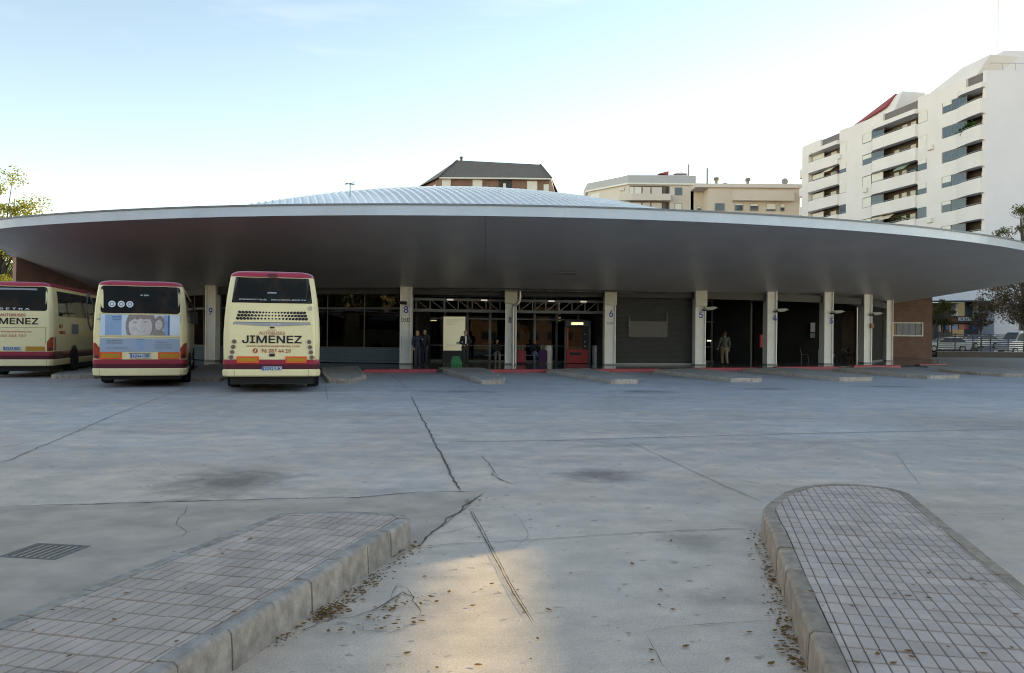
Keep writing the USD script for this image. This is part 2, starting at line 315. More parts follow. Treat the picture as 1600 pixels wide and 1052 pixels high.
def tiled(root, inner, h, ang, tw, tl, tmat, bars=3, origin=(0, 0), gw=.0030, gc=.0066):
    d = np.array([math.sin(ang), math.cos(ang)]); e = np.array([d[1], -d[0]])
    R = lambda g: affinity.affine_transform(g, [e[0], d[0], e[1], d[1], origin[0], origin[1]])
    c = np.array(inner.exterior.coords) - origin; u, v = c @ e, c @ d
    for i in range(int(np.floor(u.min() / tw)), int(np.ceil(u.max() / tw))):
        for j in range(int(np.floor(v.min() / tl)), int(np.ceil(v.max() / tl))):
            if not R(sbox(i * tw, j * tl, (i + 1) * tw, (j + 1) * tl)).intersects(inner): continue
            bw = tw / bars; mb = MB(); dz = rnd.uniform(-.002, .002); tilt = nrng.normal(0, .004, 2)
            g = R(sbox(i * tw + .003, j * tl + .0042, (i + 1) * tw - .003, (j + 1) * tl - .0042)).intersection(inner)
            for b in range(bars):
                g = R(sbox(i * tw + b * bw + gw, j * tl + gc, i * tw + (b + 1) * bw - gw, (j + 1) * tl - gc)).intersection(inner)
                if g.area > 2e-5:
                    g2 = g.buffer(-.002, join_style='mitre')
                    mb.prism(g, h - .012, h - .0015 + dz)
                    if g2.area > 1e-5: mb.prism(g2, h - .002 + dz, h + dz)
            if mb.n:
                cx, cy = mb.v[0][:, 0].mean(), mb.v[0][:, 1].mean()
                mb = mb.map(lambda q: q + np.c_[np.zeros((len(q), 2)), (q[:, 0] - cx) * tilt[0] + (q[:, 1] - cy) * tilt[1]])
                obj('tile', mb.mesh, tmat, root)
def bed(root, inner, h, mt, name):
    mb = MB(); mb.prism(inner, -.02, h); obj(name, mb.mesh, mt, root)

LANE = math.radians(12.65)
# left pavement
h = .2
A = G(380, 974, h); B = G(641, 811, h); dirL = (B - A) / np.linalg.norm(B - A)
lp = [A - dirL * 2.2, B + dirL * .0, B + dirL * .10 + [-.02, 0], G(628, 801, h), G(540, 797, h), G(440, 799, h), G(0, 968, h) + (G(0, 968, h) - G(440, 799, h)) * .9]
left_poly = ccw(list(ccw(lp).buffer(-.05).buffer(.05).exterior.coords))
pl = thing('pavement', 'raised tiled island at left with tall kerb facing the lane', None, kind='structure')
inner = left_poly.buffer(-.115, join_style='mitre')
stones(pl, left_poly, h, .11, .42, M['kerb'])
mb = MB(); mb.prism(left_poly.buffer(-.024).difference(left_poly.buffer(-.09)), -.02, h - .016); obj('kerb_mortar', mb.mesh, M['kerb_mortar'], pl)
bed(pl, inner, h - .008, M['mortar'], 'mortar_bed')
tiled(pl, inner, h, LANE, .21, .175, M['tile'], origin=tuple(A))
# right pavement
RP = [(1288, 1051), (1250, 953), (1229, 900), (1204, 829), (1190, 803), (1189, 793), (1200, 781), (1222, 768), (1255, 758.5), (1300, 755), (1350, 757), (1395, 762), (1425, 771), (1461, 800), (1545, 866), (1600, 908)]
q = [G(x, y, h) for x, y in RP]
q = [q[0] + (q[0] - q[1]) * 2.0] + q + [q[-1] + (q[-1] - q[-2]) * 1.8]
right_poly = ccw(q)
pr = thing('pavement', 'raised tiled island at right with rounded tip and kerb coloured for warm light', None, kind='structure')
inner = right_poly.buffer(-.115, join_style='mitre')
stones(pr, right_poly, h, .11, .55, M['kerb_warm_lit'])
mb = MB(); mb.prism(right_poly.buffer(-.024).difference(right_poly.buffer(-.09)), -.02, h - .016); obj('kerb_mortar', mb.mesh, M['kerb_mortar'], pr)
bed(pr, inner, h - .008, M['mortar'], 'mortar_bed')
tiled(pr, inner, h, math.radians(13.2), .21, .165, M['tile2'], origin=tuple(q[1]), gw=.0034, gc=.0082)

# bay islands that run out from the platform (top outline in photo pixels)
ISL = [([(502, 580), (511, 592), (549, 592.5), (573, 586), (566, 578)], 'short kerbed island end beside the bus with round lamps'),
       ([(690, 576.5), (751.6, 594), (788, 593), (790, 590), (764, 577)], 'kerbed island tip pointing out between the two left stop bars'),
       ([(866, 579.5), (955, 593.4), (996, 593), (998, 590), (935, 577.5)], 'kerbed island tip in front of the red vending machine'),
       ([(1040, 580), (1143, 591.2), (1189, 591), (1191, 588.5), (1110, 577.5)], 'kerbed island tip in front of the grey roller shutter'),
       ([(1184, 577.7), (1312, 590), (1362, 589.6), (1364, 587), (1260, 576)], 'long kerbed island tip below the column numbered four'),
       ([(1330, 577.5), (1450, 586.8), (1498, 587), (1500, 584.5), (1400, 575)], 'long kerbed island tip right of the sunlit column'),
       ([(1500, 578), (1565, 583.5), (1625, 585), (1625, 581), (1560, 575)], 'rightmost kerbed island tip cut by the picture edge'),
       ([(288, 586), (290, 589.5), (345, 590), (352, 580), (330, 574), (305, 574)], 'kerbed island end between the two rear-facing buses'),
       ([(79, 585.5), (84, 586.5), (150, 585.5), (165, 578), (150, 570), (120, 572)], 'kerbed island end beside the leftmost bus')]
bayd = np.array([math.sin(math.radians(-12.5)), math.cos(math.radians(-12.5))])
for px, lab in ISL:
    hh = .15; p = [G(x, y, hh) for x, y in px]
    poly = ccw(p); ext = affinity.translate(poly, *(bayd * 4.5)); poly = poly.union(ext).convex_hull if lab.startswith(('kerbed island end', 'short')) else poly.union(affinity.translate(poly, *(bayd * 1.5))).convex_hull
    poly = ccw(list(ccw(list(poly.exterior.coords)).buffer(-.12).buffer(.12).exterior.coords))
    t = thing('bay_island', lab, None, kind='structure')
    stones(t, poly, hh, .14, .7, M['kerb'])
    bed(t, poly.buffer(-.145, join_style='mitre'), hh - .004, M['paving'], 'paving')

# ------------------------------------------------------------------ the round station
C = np.array([-2.5, 73.5])
def P(phi, d): a = math.radians(phi); return C + d * np.array([math.sin(a), -math.cos(a)])
_ph = [-180, -125, -90, -60, -43, -26, 0, 60, 120, 180]; _rr = [34, 33.4, 33.4, 34.6, 37.6, 42.5, 42.67, 42.67, 42.67, 34]
from scipy.interpolate import PchipInterpolator
rim_r = PchipInterpolator(_ph, _rr)
ZR, ZT, ZC = 6.06, 6.50, 4.02
phis = np.arange(-180, 180, 1.5)
BARS = [(568, 682, 583, 'red stop bar beneath the column numbered eight'), (766, 864, 583, 'red stop bar in front of the seated travellers'), (933, 1033, 582, 'red stop bar beneath the column numbered six'), (1084, 1186, 580, 'red stop bar beneath the column numbered five'), (1214, 1310, 578, 'red stop bar right of the column numbered four'), (1335, 1408, 575.5, 'red stop bar beneath the sunlit column'), (1438, 1482, 573, 'short red stop bar in front of the brick end wall')]
_bp = []
for xa, xb, yb, _ in BARS:
    for q_ in (G(xa, yb), G(xb, yb - .3)): _bp.append((math.degrees(math.atan2((q_ - C)[0], -(q_ - C)[1])), np.linalg.norm(q_ - C) - .25))
_bp.sort(); _bp = [(-180, 34), (-90, 34.5), (-40, 36.5), (_bp[0][0] - 4, _bp[0][1])] + _bp + [(75, 36), (180, 34)]
edge_r = lambda p: np.interp(p, [b[0] for b in _bp], [b[1] for b in _bp])
plat_poly = Polygon([tuple(P(p, float(edge_r(p)))) for p in phis])
PZ = .14
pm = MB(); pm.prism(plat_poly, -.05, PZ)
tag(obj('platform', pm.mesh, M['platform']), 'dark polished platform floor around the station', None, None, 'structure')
# plain paving beyond the right end of the station
pv = MB(); pv.prism(Polygon([(24, 48), (34, 41), (75, 52), (75, 74), (30, 74)]), -.03, .09)
tag(obj('side_pavement', pv.mesh, M['paving']), 'grey pavement between the station and the slatted fence', None, None, 'structure')

st = thing('bus_station', 'low round bus station with wide dark canopy and white ribbed dome', 'bus station')
def strip(ph, inner, outer):
    """closed band between two rings of points"""
    n = len(ph); v = np.vstack([inner, outer]); return v, [(i, i + 1, n + i + 1, n + i) for i in range(n - 1)]
for p0 in np.arange(-126, 140, 4.0):
    mb = MB(); pp = np.linspace(p0 + .011, p0 + 4 - .011, 4)
    a = np.array([[*P(p, 30.6), ZC - .07] for p in pp]); b = np.array([[*P(p, float(rim_r(p)) - .10), ZR + .0] for p in pp])
    m1 = a + (b - a) * .5
    for lo, hi in ((a, m1), (m1, b)):
        mb.add(*strip(pp, lo, hi))
    obj('soffit_panel', mb.mesh, M['soffit'], st)
mb = MB(); pp = np.arange(-126, 138.1, 2.0); mb.add(*strip(pp, np.array([[*P(p, 30.6), ZC + .02] for p in pp]), np.array([[*P(p, float(rim_r(p)) - .12), ZR + .09] for p in pp]))); obj('soffit_backing', mb.mesh, M['soffit'], st)
fp = np.arange(-126, 141, 1.0)
for k in range(0, 264, 12):
    pp = np.linspace(-126 + k + .002, -126 + k + 11.998, 13); mb = MB()
    rr = [float(rim_r(p)) for p in pp]
    R4 = [np.array([[*P(p, r - .12), ZR] for p, r in zip(pp, rr)]), np.array([[*P(p, r), ZR + .004] for p, r in zip(pp, rr)]), np.array([[*P(p, r + .02), ZT - .06] for p, r in zip(pp, rr)]), np.array([[*P(p, r - .12), ZT - .06] for p, r in zip(pp, rr)])]
    for u, w in zip(R4[:-1], R4[1:]): mb.add(*strip(pp, u, w))
    obj('fascia_panel', mb.mesh, M['fascia'], st)
pp = fp; rr = [float(rim_r(p)) for p in pp]; mb = MB()
R4 = [np.array([[*P(p, r + a), z] for p, r in zip(pp, rr)]) for a, z in ((-.1, ZT - .06), (.06, ZT - .06), (.06, ZT), (-.3, ZT))]
for u, w in zip(R4[:-1], R4[1:]): mb.add(*strip(pp, u, w))
obj('roof_edge', mb.mesh, M['cap_dark'], st)
mb = MB(); a = np.array([[*P(p, r - .3), ZT] for p, r in zip(pp, rr)]); b = np.array([[*P(p, 29.5), 7.3] for p in pp]); mb.add(*strip(pp, a, b)); obj('flat_roof', mb.mesh, M['roof_flat'], st)
# dome of ribbed sheets
DC = np.array([-4.3, 73.0]); DR, KZ, DH = 30.0, .0068, 13.5
ax = math.radians(-15); dv = np.array([math.sin(ax), math.cos(ax)]); du = np.array([dv[1], -dv[0]]); W = .46
zf = lambda u, v: DH - KZ * (u * u + v * v)
for i in range(-65, 65):
    u0, u1 = i * W, (i + 1) * W; um = max(abs(u0), abs(u1))
    if um > DR - .5: continue
    L = math.sqrt(DR ** 2 - um ** 2); vv = np.linspace(-L, L * .35, 16)
    prof = [(u0, 0), (u0 + .10, .0), (u0 + .13, .075), (u0 + .20, .075), (u0 + .23, 0), (u1, 0)]
    rows = [np.array([[*(DC + u * du + v * dv), zf(u, v) + dz] for v in vv]) for u, dz in prof]
    mb = MB()
    for a, b in zip(rows[:-1], rows[1:]): mb.add(*strip(vv, b, a))
    obj('roof_sheet', mb.mesh, M['roof_metal'], st)
# inner core, ceiling and glazed hall
core = MB(); pc = np.arange(-180, 181, 5.0)
core.add(*strip(pc, np.array([[*P(p, 17), PZ] for p in pc]), np.array([[*P(p, 17), ZC] for p in pc])))
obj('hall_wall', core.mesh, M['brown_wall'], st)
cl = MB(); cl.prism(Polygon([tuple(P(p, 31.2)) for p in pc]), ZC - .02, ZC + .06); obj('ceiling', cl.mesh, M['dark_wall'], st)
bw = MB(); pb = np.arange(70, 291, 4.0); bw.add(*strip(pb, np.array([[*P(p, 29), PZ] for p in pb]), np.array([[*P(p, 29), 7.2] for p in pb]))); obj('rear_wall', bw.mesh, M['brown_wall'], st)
# columns (number, pixel x, pixel top, pixel base)
COLS = [(9, 332, 455, 567), (8, 635, 453, 571), (7, 798, 453, 568.5), (6, 952, 456, 570), (5, 1092, 458, 570), (4, 1203, 463, 571), (3, 1291, 467, 570.5), (2, 1352, 472, 570), (1, 1386, 474, 561)]
CP = {}
for n_, x, t_, b_ in COLS:
    Y = F * 3.86 / (b_ - t_); CP[n_] = D(x, 520, Y)[:2]
CP[10] = np.array([-20.6, 48.6])
def phi_of(p): d = p - C; return math.degrees(math.atan2(d[0], -d[1]))
def text_on(parent, name, txt, hgt, cx, z, y, mt, bold=True, width=None, flipx=1):
    """lettering on a plane facing -y of the local frame, centred at cx, baseline z"""
    m = meshkit.text_mesh(txt, hgt, .004, bold); v = np.array(m.vertices); w = v[:, 0].max() - v[:, 0].min(); v[:, 0] -= v[:, 0].min() + w / 2
    if width: v[:, 0] *= width / w
    mb = MB(); mb.add(np.c_[cx + v[:, 0], y - v[:, 2], z + v[:, 1]], m.faces); return obj(name, mb.mesh, mt, parent)
def local(root, loc, rz):
    """maps a local mesh to the world (for parts that live under a thing at the origin)"""
    c, s = math.cos(rz), math.sin(rz)
    def f(v): return np.c_[loc[0] + c * v[:, 0] - s * v[:, 1], loc[1] + s * v[:, 0] + c * v[:, 1], v[:, 2] + (loc[2] if len(loc) > 2 else 0)]
    return f
def part(root, name, mb, mt, fn=None, label=None, smooth=False):
    return obj(name, (mb.map(fn) if fn else mb).mesh, mt, root, smooth, label)
for n_ in sorted(CP):
    p = CP[n_]; rz = math.radians(phi_of(p)); rz = 0.35 * rz
    fn = local(st, (p[0], p[1], 0), rz); zt = ZC + .35
    hw = .30
    mb = MB(); mb.bbox(-hw, -hw + .075, -.26, .26, PZ, zt, .006); mb.bbox(hw - .075, hw, -.26, .26, PZ, zt, .006); mb.bbox(-hw + .07, hw - .07, -.20, .20, PZ, zt, .006)
    col = part(st, 'column', mb, M['white_col'], fn)
    mb = MB(); mb.bbox(-hw - .02, hw + .02, -.29, .29, PZ - .01, PZ + .07, .01); part(col, 'column_base', mb, M['steel'], fn)
    if n_ in (5, 6, 7):
        mb = MB(); mb.bbox(-.33, .33, -.34, -.2, 3.3, zt, .01); part(col, 'cap_box', mb, M['cream_box'], fn)
    zl = {8: 2.86, 6: 2.78, 5: 2.78, 4: 2.7, 3: 2.62, 9: 2.75}.get(n_)
    if zl:
        m = meshkit.text_mesh(str(n_), .34, .006, True); v = np.array(m.vertices); v[:, 0] -= v[:, 0].mean()
        x0 = {5: .03, 6: .05, 4: .16, 3: .16}.get(n_, 0)
        mb = MB(); mb.add(np.c_[v[:, 0] * .9 + x0, -.205 - v[:, 2] - (.06 if n_ in (4, 3) else 0), v[:, 1] + zl - .1], m.faces); part(col, 'number', mb, M['blue_ink'], fn)
    if n_ == 8:
        for k, cx in enumerate((-.17, -.06, .04, .15)):
            m = meshkit.text_mesh('0:00'[k] if k != 1 else ':', .19, .006, False); v = np.array(m.vertices); v[:, 0] -= v[:, 0].mean()
            mb = MB(); mb.add(np.c_[v[:, 0] + cx, -.206 - v[:, 2], v[:, 1] + 2.30], m.faces); part(col, 'bay_digit', mb, M['black_ink'], fn)
        mb = MB(); mb.tube([(-.1, -.2, 3.3), (-.1, -.42, 3.28)], .05, 8); mb.tube([(-.3, -.4, 3.27), (.06, -.5, 3.24)], [.07, .10], 10); part(col, 'spot_lamp', mb, M['black'], fn)
    if n_ in (5, 4, 3, 2):
        mb = MB(); mb.hull([(.18, -.32, 3.26), (.75, -.36, 3.3), (.8, -.62, 3.22), (.22, -.6, 3.16), (.3, -.4, 3.08), (.62, -.45, 3.12)])
        part(col, 'floodlight', mb, M['white_col'], fn)
        mb = MB(); mb.tube([(.1, -.22, 3.1), (.35, -.42, 3.1)], .04, 6); part(col, 'lamp_bracket', mb, M['black'], fn)
    if n_ == 7:
        mb = MB(); mb.tube([(.46, -.3, 4.3), (.46, -.3, 3.55), (.43, -.3, 3.42), (.34, -.33, 3.3), (.16, -.33, 3.18), (.12, -.33, 3.05), (.12, -.33, PZ)], .075, 10); part(col, 'downpipe', mb, M['alu'], fn)
        mb = MB(); mb.bbox(-.12, .02, -.225, -.2, 2.3, 2.62, .01); part(col, 'meter_plate', mb, M['steel'], fn)
    if n_ == 2:
        mb = MB(); mb.bbox(.14, .4, -.3, -.2, 2.3, 2.6, .01); part(col, 'small_sign', mb, mat('rust_plate', (.22, .09, .05)), fn)
    if n_ in (6,):
        mb = MB()
        for k in range(5): mb.box(-.15 + k * .07, -.11 + k * .07, -.206, -.2, 2.28, 2.40)
        part(col, 'bay_digit', mb, M['grey_ink'], fn)
# walls between the columns
def span(a, b, d=.0):
    p, q = CP[a], CP[b]; t = (q - p); L = np.linalg.norm(t); t /= L; n_ = np.array([t[1], -t[0]])  # outward, towards the camera
    rz = math.atan2(t[1], t[0]); return local(st, (*(p - n_ * d), 0), rz), L
# lintel ring
for a, b in zip([10, 9, 8, 7, 6, 5, 4, 3, 2], [9, 8, 7, 6, 5, 4, 3, 2, 1]):
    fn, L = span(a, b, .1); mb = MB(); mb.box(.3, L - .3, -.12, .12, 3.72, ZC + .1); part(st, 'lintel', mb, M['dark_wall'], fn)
for a, b in ((10, 9), (9, 8)):
    fn, L = span(a, b, .25)
    fr = MB(); fr.box(.3, L - .3, .0, .06, 2.95, 3.05); fr.box(.3, L - .3, 0, .06, .92, .99)
    for k in range(6): x = .3 + (L - .66) * k / 5; fr.box(x, x + .06, .01, .07, .99, 3.72)
    g = part(st, 'glazed_wall', fr, mat(f'dark_frame_{a}', (.055, .055, .055), .5), fn)
    for k in range(5):
        x = .36 + (L - .66) * k / 5; w = (L - .66) / 5 - .06
        for z0, z1 in ((.99, 2.95), (3.05, 3.72)):
            pn = MB(); pn.box(x, x + w, .03, .042, z0, z1); part(g, 'pane', pn, M['pane_dark'], fn)
    for k in range(6):
        s_ = MB(); z = PZ + .04 + k * .125; s_.hull([(.3, -.03, z), (L - .3, -.03, z), (.3, .05, z + .115), (L - .3, .05, z + .115), (.3, .05, z), (L - .3, .05, z)]); part(g, 'louvre_slat', s_, M['louvre'], fn)
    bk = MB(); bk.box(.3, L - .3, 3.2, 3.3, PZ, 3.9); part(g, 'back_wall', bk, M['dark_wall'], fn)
def shutter_wall(a, b, mt, n=52, d=.2):
    fn, L = span(a, b, d); mb = MB(); z0 = PZ + .12; dz = (3.72 - z0) / n
    for k in range(n):
        z = z0 + k * dz; mb.hull([(.28, 0, z), (L - .28, 0, z), (.28, -.028, z + dz * .5), (L - .28, -.028, z + dz * .5), (.28, 0, z + dz * .92), (L - .28, 0, z + dz * .92), (.28, .02, z), (L - .28, .02, z + dz * .9)])
    s_ = part(st, 'roller_shutter', mb, mt, fn); tag(s_, None, None, None, 'stuff')
    mb = MB(); mb.box(.28, L - .28, .03, .05, PZ, 3.74); part(s_, 'backing', mb, M['black'], fn)
    mb = MB(); mb.bbox(.28, L - .28, -.05, .04, PZ, PZ + .11, .01); part(s_, 'bottom_rail', mb, M['steel'], fn); return s_, fn, L
s65, fn65, L65 = shutter_wall(6, 5, M['shutter'])
mb = MB(); mb.box(1.1, 1.16, -.07, -.035, 1.65, 2.75); mb.box(3.2, 3.26, -.07, -.035, 1.65, 2.95); mb.box(1.16, 3.2, -.07, -.035, 2.42, 2.47); part(s65, 'poster_frame', mb, mat('dark_frame', (.09, .085, .08), .5), fn65)
mb = MB(); mb.bbox(1.16, 3.2, -.062, -.035, 1.62, 2.42, .004); part(s65, 'notice_board', mb, mat('notice_board', (.06, .052, .045), .4), fn65)
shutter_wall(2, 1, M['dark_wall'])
# trusses
M['lit_lamp'] = emit('lit_lamp', (1.0, .93, .78), .13)
for a, b, f in ((5, 4, .45), (4, 3, .6), (3, 2, .5)):
    fn, L = span(a, b, .9); mb = MB(); mb.bbox(L * f - .2, L * f + .2, -.07, .07, 3.86, 3.93, .02); part(st, 'ceiling_lamp', mb, M['lit_lamp'], fn)
for a, b in ((8, 7), (7, 6)):
    fn, L = span(a, b, .55); mb = MB()
    mb.tube([(.1, 0, 3.5), (L - .1, 0, 3.5)], .075, 8); mb.tube([(.1, 0, 2.92), (L - .1, 0, 2.92)], .085, 8)
    tr = part(st, 'truss', mb, M['steel'], fn)
    for k in range(7):
        x = .5 + (L - 1) * k / 6; m1 = MB(); m1.tube([(x, 0, 2.92), (x, 0, 3.5)], .032, 6); part(tr, 'truss_post', m1, M['steel'], fn)
        if k < 6:
            x2 = .5 + (L - 1) * (k + 1) / 6; dn = (a == 8); m1 = MB(); m1.tube([(x, .0, 3.5 if dn else 2.92), (x2, .0, 2.92 if dn else 3.5)], .028, 6); part(tr, 'truss_brace', m1, M['steel'], fn)
    for x in (L * .42, L * .75):
        m1 = MB(); m1.bbox(x - .17, x + .17, -.14, -.04, 3.45, 3.53, .02); part(tr, 'lamp', m1, M['lit_lamp'], fn)
# recessed glazed hall behind the open bays
def hall(a0, a1, d, npan, mtl, lab=None, zh=2.55):
    ph = np.linspace(a0, a1, npan + 1)
    for k in range(npan):
        p, q = P(ph[k], d), P(ph[k + 1], d); t = q - p; L = np.linalg.norm(t); fn = local(st, (*p, 0), math.atan2(t[1], t[0]))
        mb = MB()
        for x0, x1, z0, z1 in ((0, .07, PZ, 3.9), (L - .07, L, PZ, 3.9), (.07, L - .07, PZ, PZ + .12), (.07, L - .07, zh, zh + .08), (.07, L - .07, 3.8, 3.9), (.07, L - .07, 1.05, 1.1)): mb.box(x0, x1, -.04, .04, z0, z1)
        wdw = part(st, 'hall_window', mb, mtl, fn)
        for z0, z1 in ((PZ + .12, 1.05), (1.1, zh), (zh + .08, 3.8)):
            m1 = MB(); m1.box(.07, L - .07, -.006, .006, z0, z1); part(wdw, 'pane', m1, M['pane_dark'], fn)
hall(phi_of(CP[8]) - 3, phi_of(CP[6]) + 2, 26.4, 9, M['steel'])
hall(phi_of(CP[5]) - 1, phi_of(CP[4]) + 2, 27.4, 6, M['alu'])
for a, b, d in ((4, 3, 26.2), (3, 2, 25.5)):
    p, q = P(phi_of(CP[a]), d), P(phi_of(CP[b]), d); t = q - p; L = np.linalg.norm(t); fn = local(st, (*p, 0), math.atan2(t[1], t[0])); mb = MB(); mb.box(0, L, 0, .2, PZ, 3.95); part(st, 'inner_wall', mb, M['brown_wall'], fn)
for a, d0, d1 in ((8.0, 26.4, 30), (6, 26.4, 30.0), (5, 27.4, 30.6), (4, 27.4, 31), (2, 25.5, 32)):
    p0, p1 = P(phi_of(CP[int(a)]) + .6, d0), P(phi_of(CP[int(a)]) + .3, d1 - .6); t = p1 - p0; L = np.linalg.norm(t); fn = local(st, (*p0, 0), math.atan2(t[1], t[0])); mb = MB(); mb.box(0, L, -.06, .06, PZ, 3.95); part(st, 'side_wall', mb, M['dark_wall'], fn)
# interior posts
for x, y0, Y in ((1115, 500, 50.5), (1338, 505, 60)):
    p = D(x, y0, Y); mb = MB(); mb.cyl(p[0], p[1], PZ, 3.9, .11, 14); part(st, 'inner_post', mb, M['alu'])
# brick end blocks under the canopy
br = MB(); br.box(31.7, 35.35, 70, 84, 0, 5.25)
wb = part(st, 'brick_wall', br, M['brick'])
x0, x1 = D(1396, 500, 70)[0], D(1440, 500, 70)[0]; z1, z0 = D(1418, 505.5, 70)[2], D(1418, 523.5, 70)[2]
mb = MB()
for a in ((x0, x1, z0 - .12, z0), (x0, x1, z1, z1 + .1), (x0 - .08, x0, z0 - .12, z1 + .1), (x1, x1 + .1, z0 - .12, z1 + .1)): mb.box(a[0], a[1], 69.9, 70.0, a[2], a[3])
wf = part(wb, 'window_frame', mb, M['white_col'])
mb = MB(); mb.box(x0, x1, 69.985, 69.995, z0, z1); part(wb, 'window_pane', mb, M['pane_dark'])
for k in range(4):
    xx = x0 + (x1 - x0) * (.12 + .22 * k); mb = MB(); mb.box(xx, xx + (.45 if k < 3 else .55), 69.955, 69.98, z0, z1); part(wb, 'window_blind', mb, M['grey_ink'] if k < 3 else M['steel'])
M['brick_bounce_lit'] = brick('brick_bounce_lit', (.36, .19, .135), (.46, .25, .18), (.30, .22, .18))  # brighter copy of the brick: sun bounce put into the colour
wa_, wb_ = np.array([-28.4, 47.6]), np.array([-24.6, 56.0]); t_ = (wb_ - wa_); L_ = np.linalg.norm(t_); fnw = local(st, (*wa_, 0), math.atan2(t_[1], t_[0]))
bl = MB(); bl.hull([(x, y, z) for x, zt_ in ((0, 5.95), (L_, 4.0)) for y in (0, .3) for z in (0, zt_)]); part(st, 'brick_wall', bl, M['brick_bounce_lit'], fnw)
# little things on the roof and soffit
p = D(547, 300, 52); mb = MB(); mb.tube([(p[0], p[1], 8.5), (p[0], p[1], p[2] + .5)], .035, 6)
for k in (-1, 1): mb.tube([(p[0] - .3, p[1] + k * .1, p[2] + .5 + .05 * k), (p[0] + .3, p[1] + k * .1, p[2] + .5 - .05 * k)], .03, 5)
part(st, 'aerial', mb, M['steel'])
p = D(623.5, 316, 33.5); mb = MB(); mb.tm(revolve([(0, 0), (.13, 0), (.10, .05), (.05, .12), (.03, .2), (0, .26)], 10)); part(st, 'roof_finial', mb, M['black'], local(st, (p[0], p[1], ZT - .02), 0))
p = D(886, 445, 39.5); mb = MB(); mb.bbox(-.45, .45, -.5, .5, -.03, .02, .01); part(st, 'soffit_lamp', mb, M['steel'], local(st, (p[0], p[1], ZC + (31 * 0 + (np.linalg.norm(p[:2] - C) - 30.6) / 12.0 * 2.11) - .07), 0))

# red stop bars at the platform edge
for i, (xa, xb, yb, lab) in enumerate(BARS):
    a, b = G(xa, yb), G(xb, yb - .3)
    t = b - a; L = np.linalg.norm(t); tt = thing('stop_bar', lab, 'stop bar', (a[0], a[1], 0), math.atan2(t[1], t[0]))
    n_ = 4
    for k in range(n_):
        mb = MB(); x0, x1 = L * k / n_ + .004, L * (k + 1) / n_ - .004
        mb.hull([(x, y, z) for x in (x0, x1) for y, z in ((0, 0), (.02, .13), (.05, .155), (.38, .155), (.42, .0))]); obj('kerb_block', mb.mesh, M['red_kerb'], tt)

# ------------------------------------------------------------------ coaches
M['cream'] = mat('cream_paint', (.89, .74, .41), .28, .03, 2, coat=.3)
M['maroon'] = mat('maroon_paint', (.31, .022, .042), .28, .06, 2, coat=.3)
M['maroon_dark'] = mat('maroon_dark', (.085, .012, .018), .35, .06, 2, coat=.2)
M['bus_glass'] = usdkit.material(stage, '/World/Looks/bus_glass', {'p': ('principled_bsdf', {'base_color': (.012, .013, .014), 'roughness': .04, 'specular_ior_level': .6})}, [], surface='p.BSDF')
M['lamp_red'] = mat('lamp_red', (.33, .018, .012), .15, .1, 30, coat=.5)
M['lamp_amber'] = mat('lamp_amber', (.16, .09, .06), .15, .1, 30, coat=.5)
M['reflector_amber'] = mat('reflector_amber', (.50, .24, .015), .4, .05, 20)
M['reflector_red'] = mat('reflector_red', (.80, .10, .02), .4, .05, 20)
M['plate'] = mat('plate', (.55, .60, .72), .4, .05, 20)
M['plate_blue'] = mat('plate_blue', (.04, .12, .5), .4, .05, 20)
M['poster_blue'] = mat('poster_blue', (.30, .40, .58), .4, .10, 3)
M['poster_pale'] = mat('poster_pale', (.62, .68, .76), .4, .08, 2)
M['poster_white'] = mat('poster_white', (.74, .77, .80), .4, .04, 2)
M['poster_deep'] = mat('poster_deep', (.07, .14, .38), .4, .1, 3)
M['print_skin'] = mat('print_skin', (.70, .61, .58), .45, .05, 5)
M['print_shade'] = mat('print_shade', (.52, .40, .385), .45, .06, 5)
M['print_half'] = mat('print_half', (.63, .53, .505), .45, .05, 5); M['print_blush'] = mat('print_blush', (.65, .53, .50), .45, .05, 5)
M['print_hair'] = mat('print_hair', (.31, .235, .215), .45, .35, 16)
M['panel_blue'] = mat('panel_blue', (.36, .42, .52), .4, .05, 3)

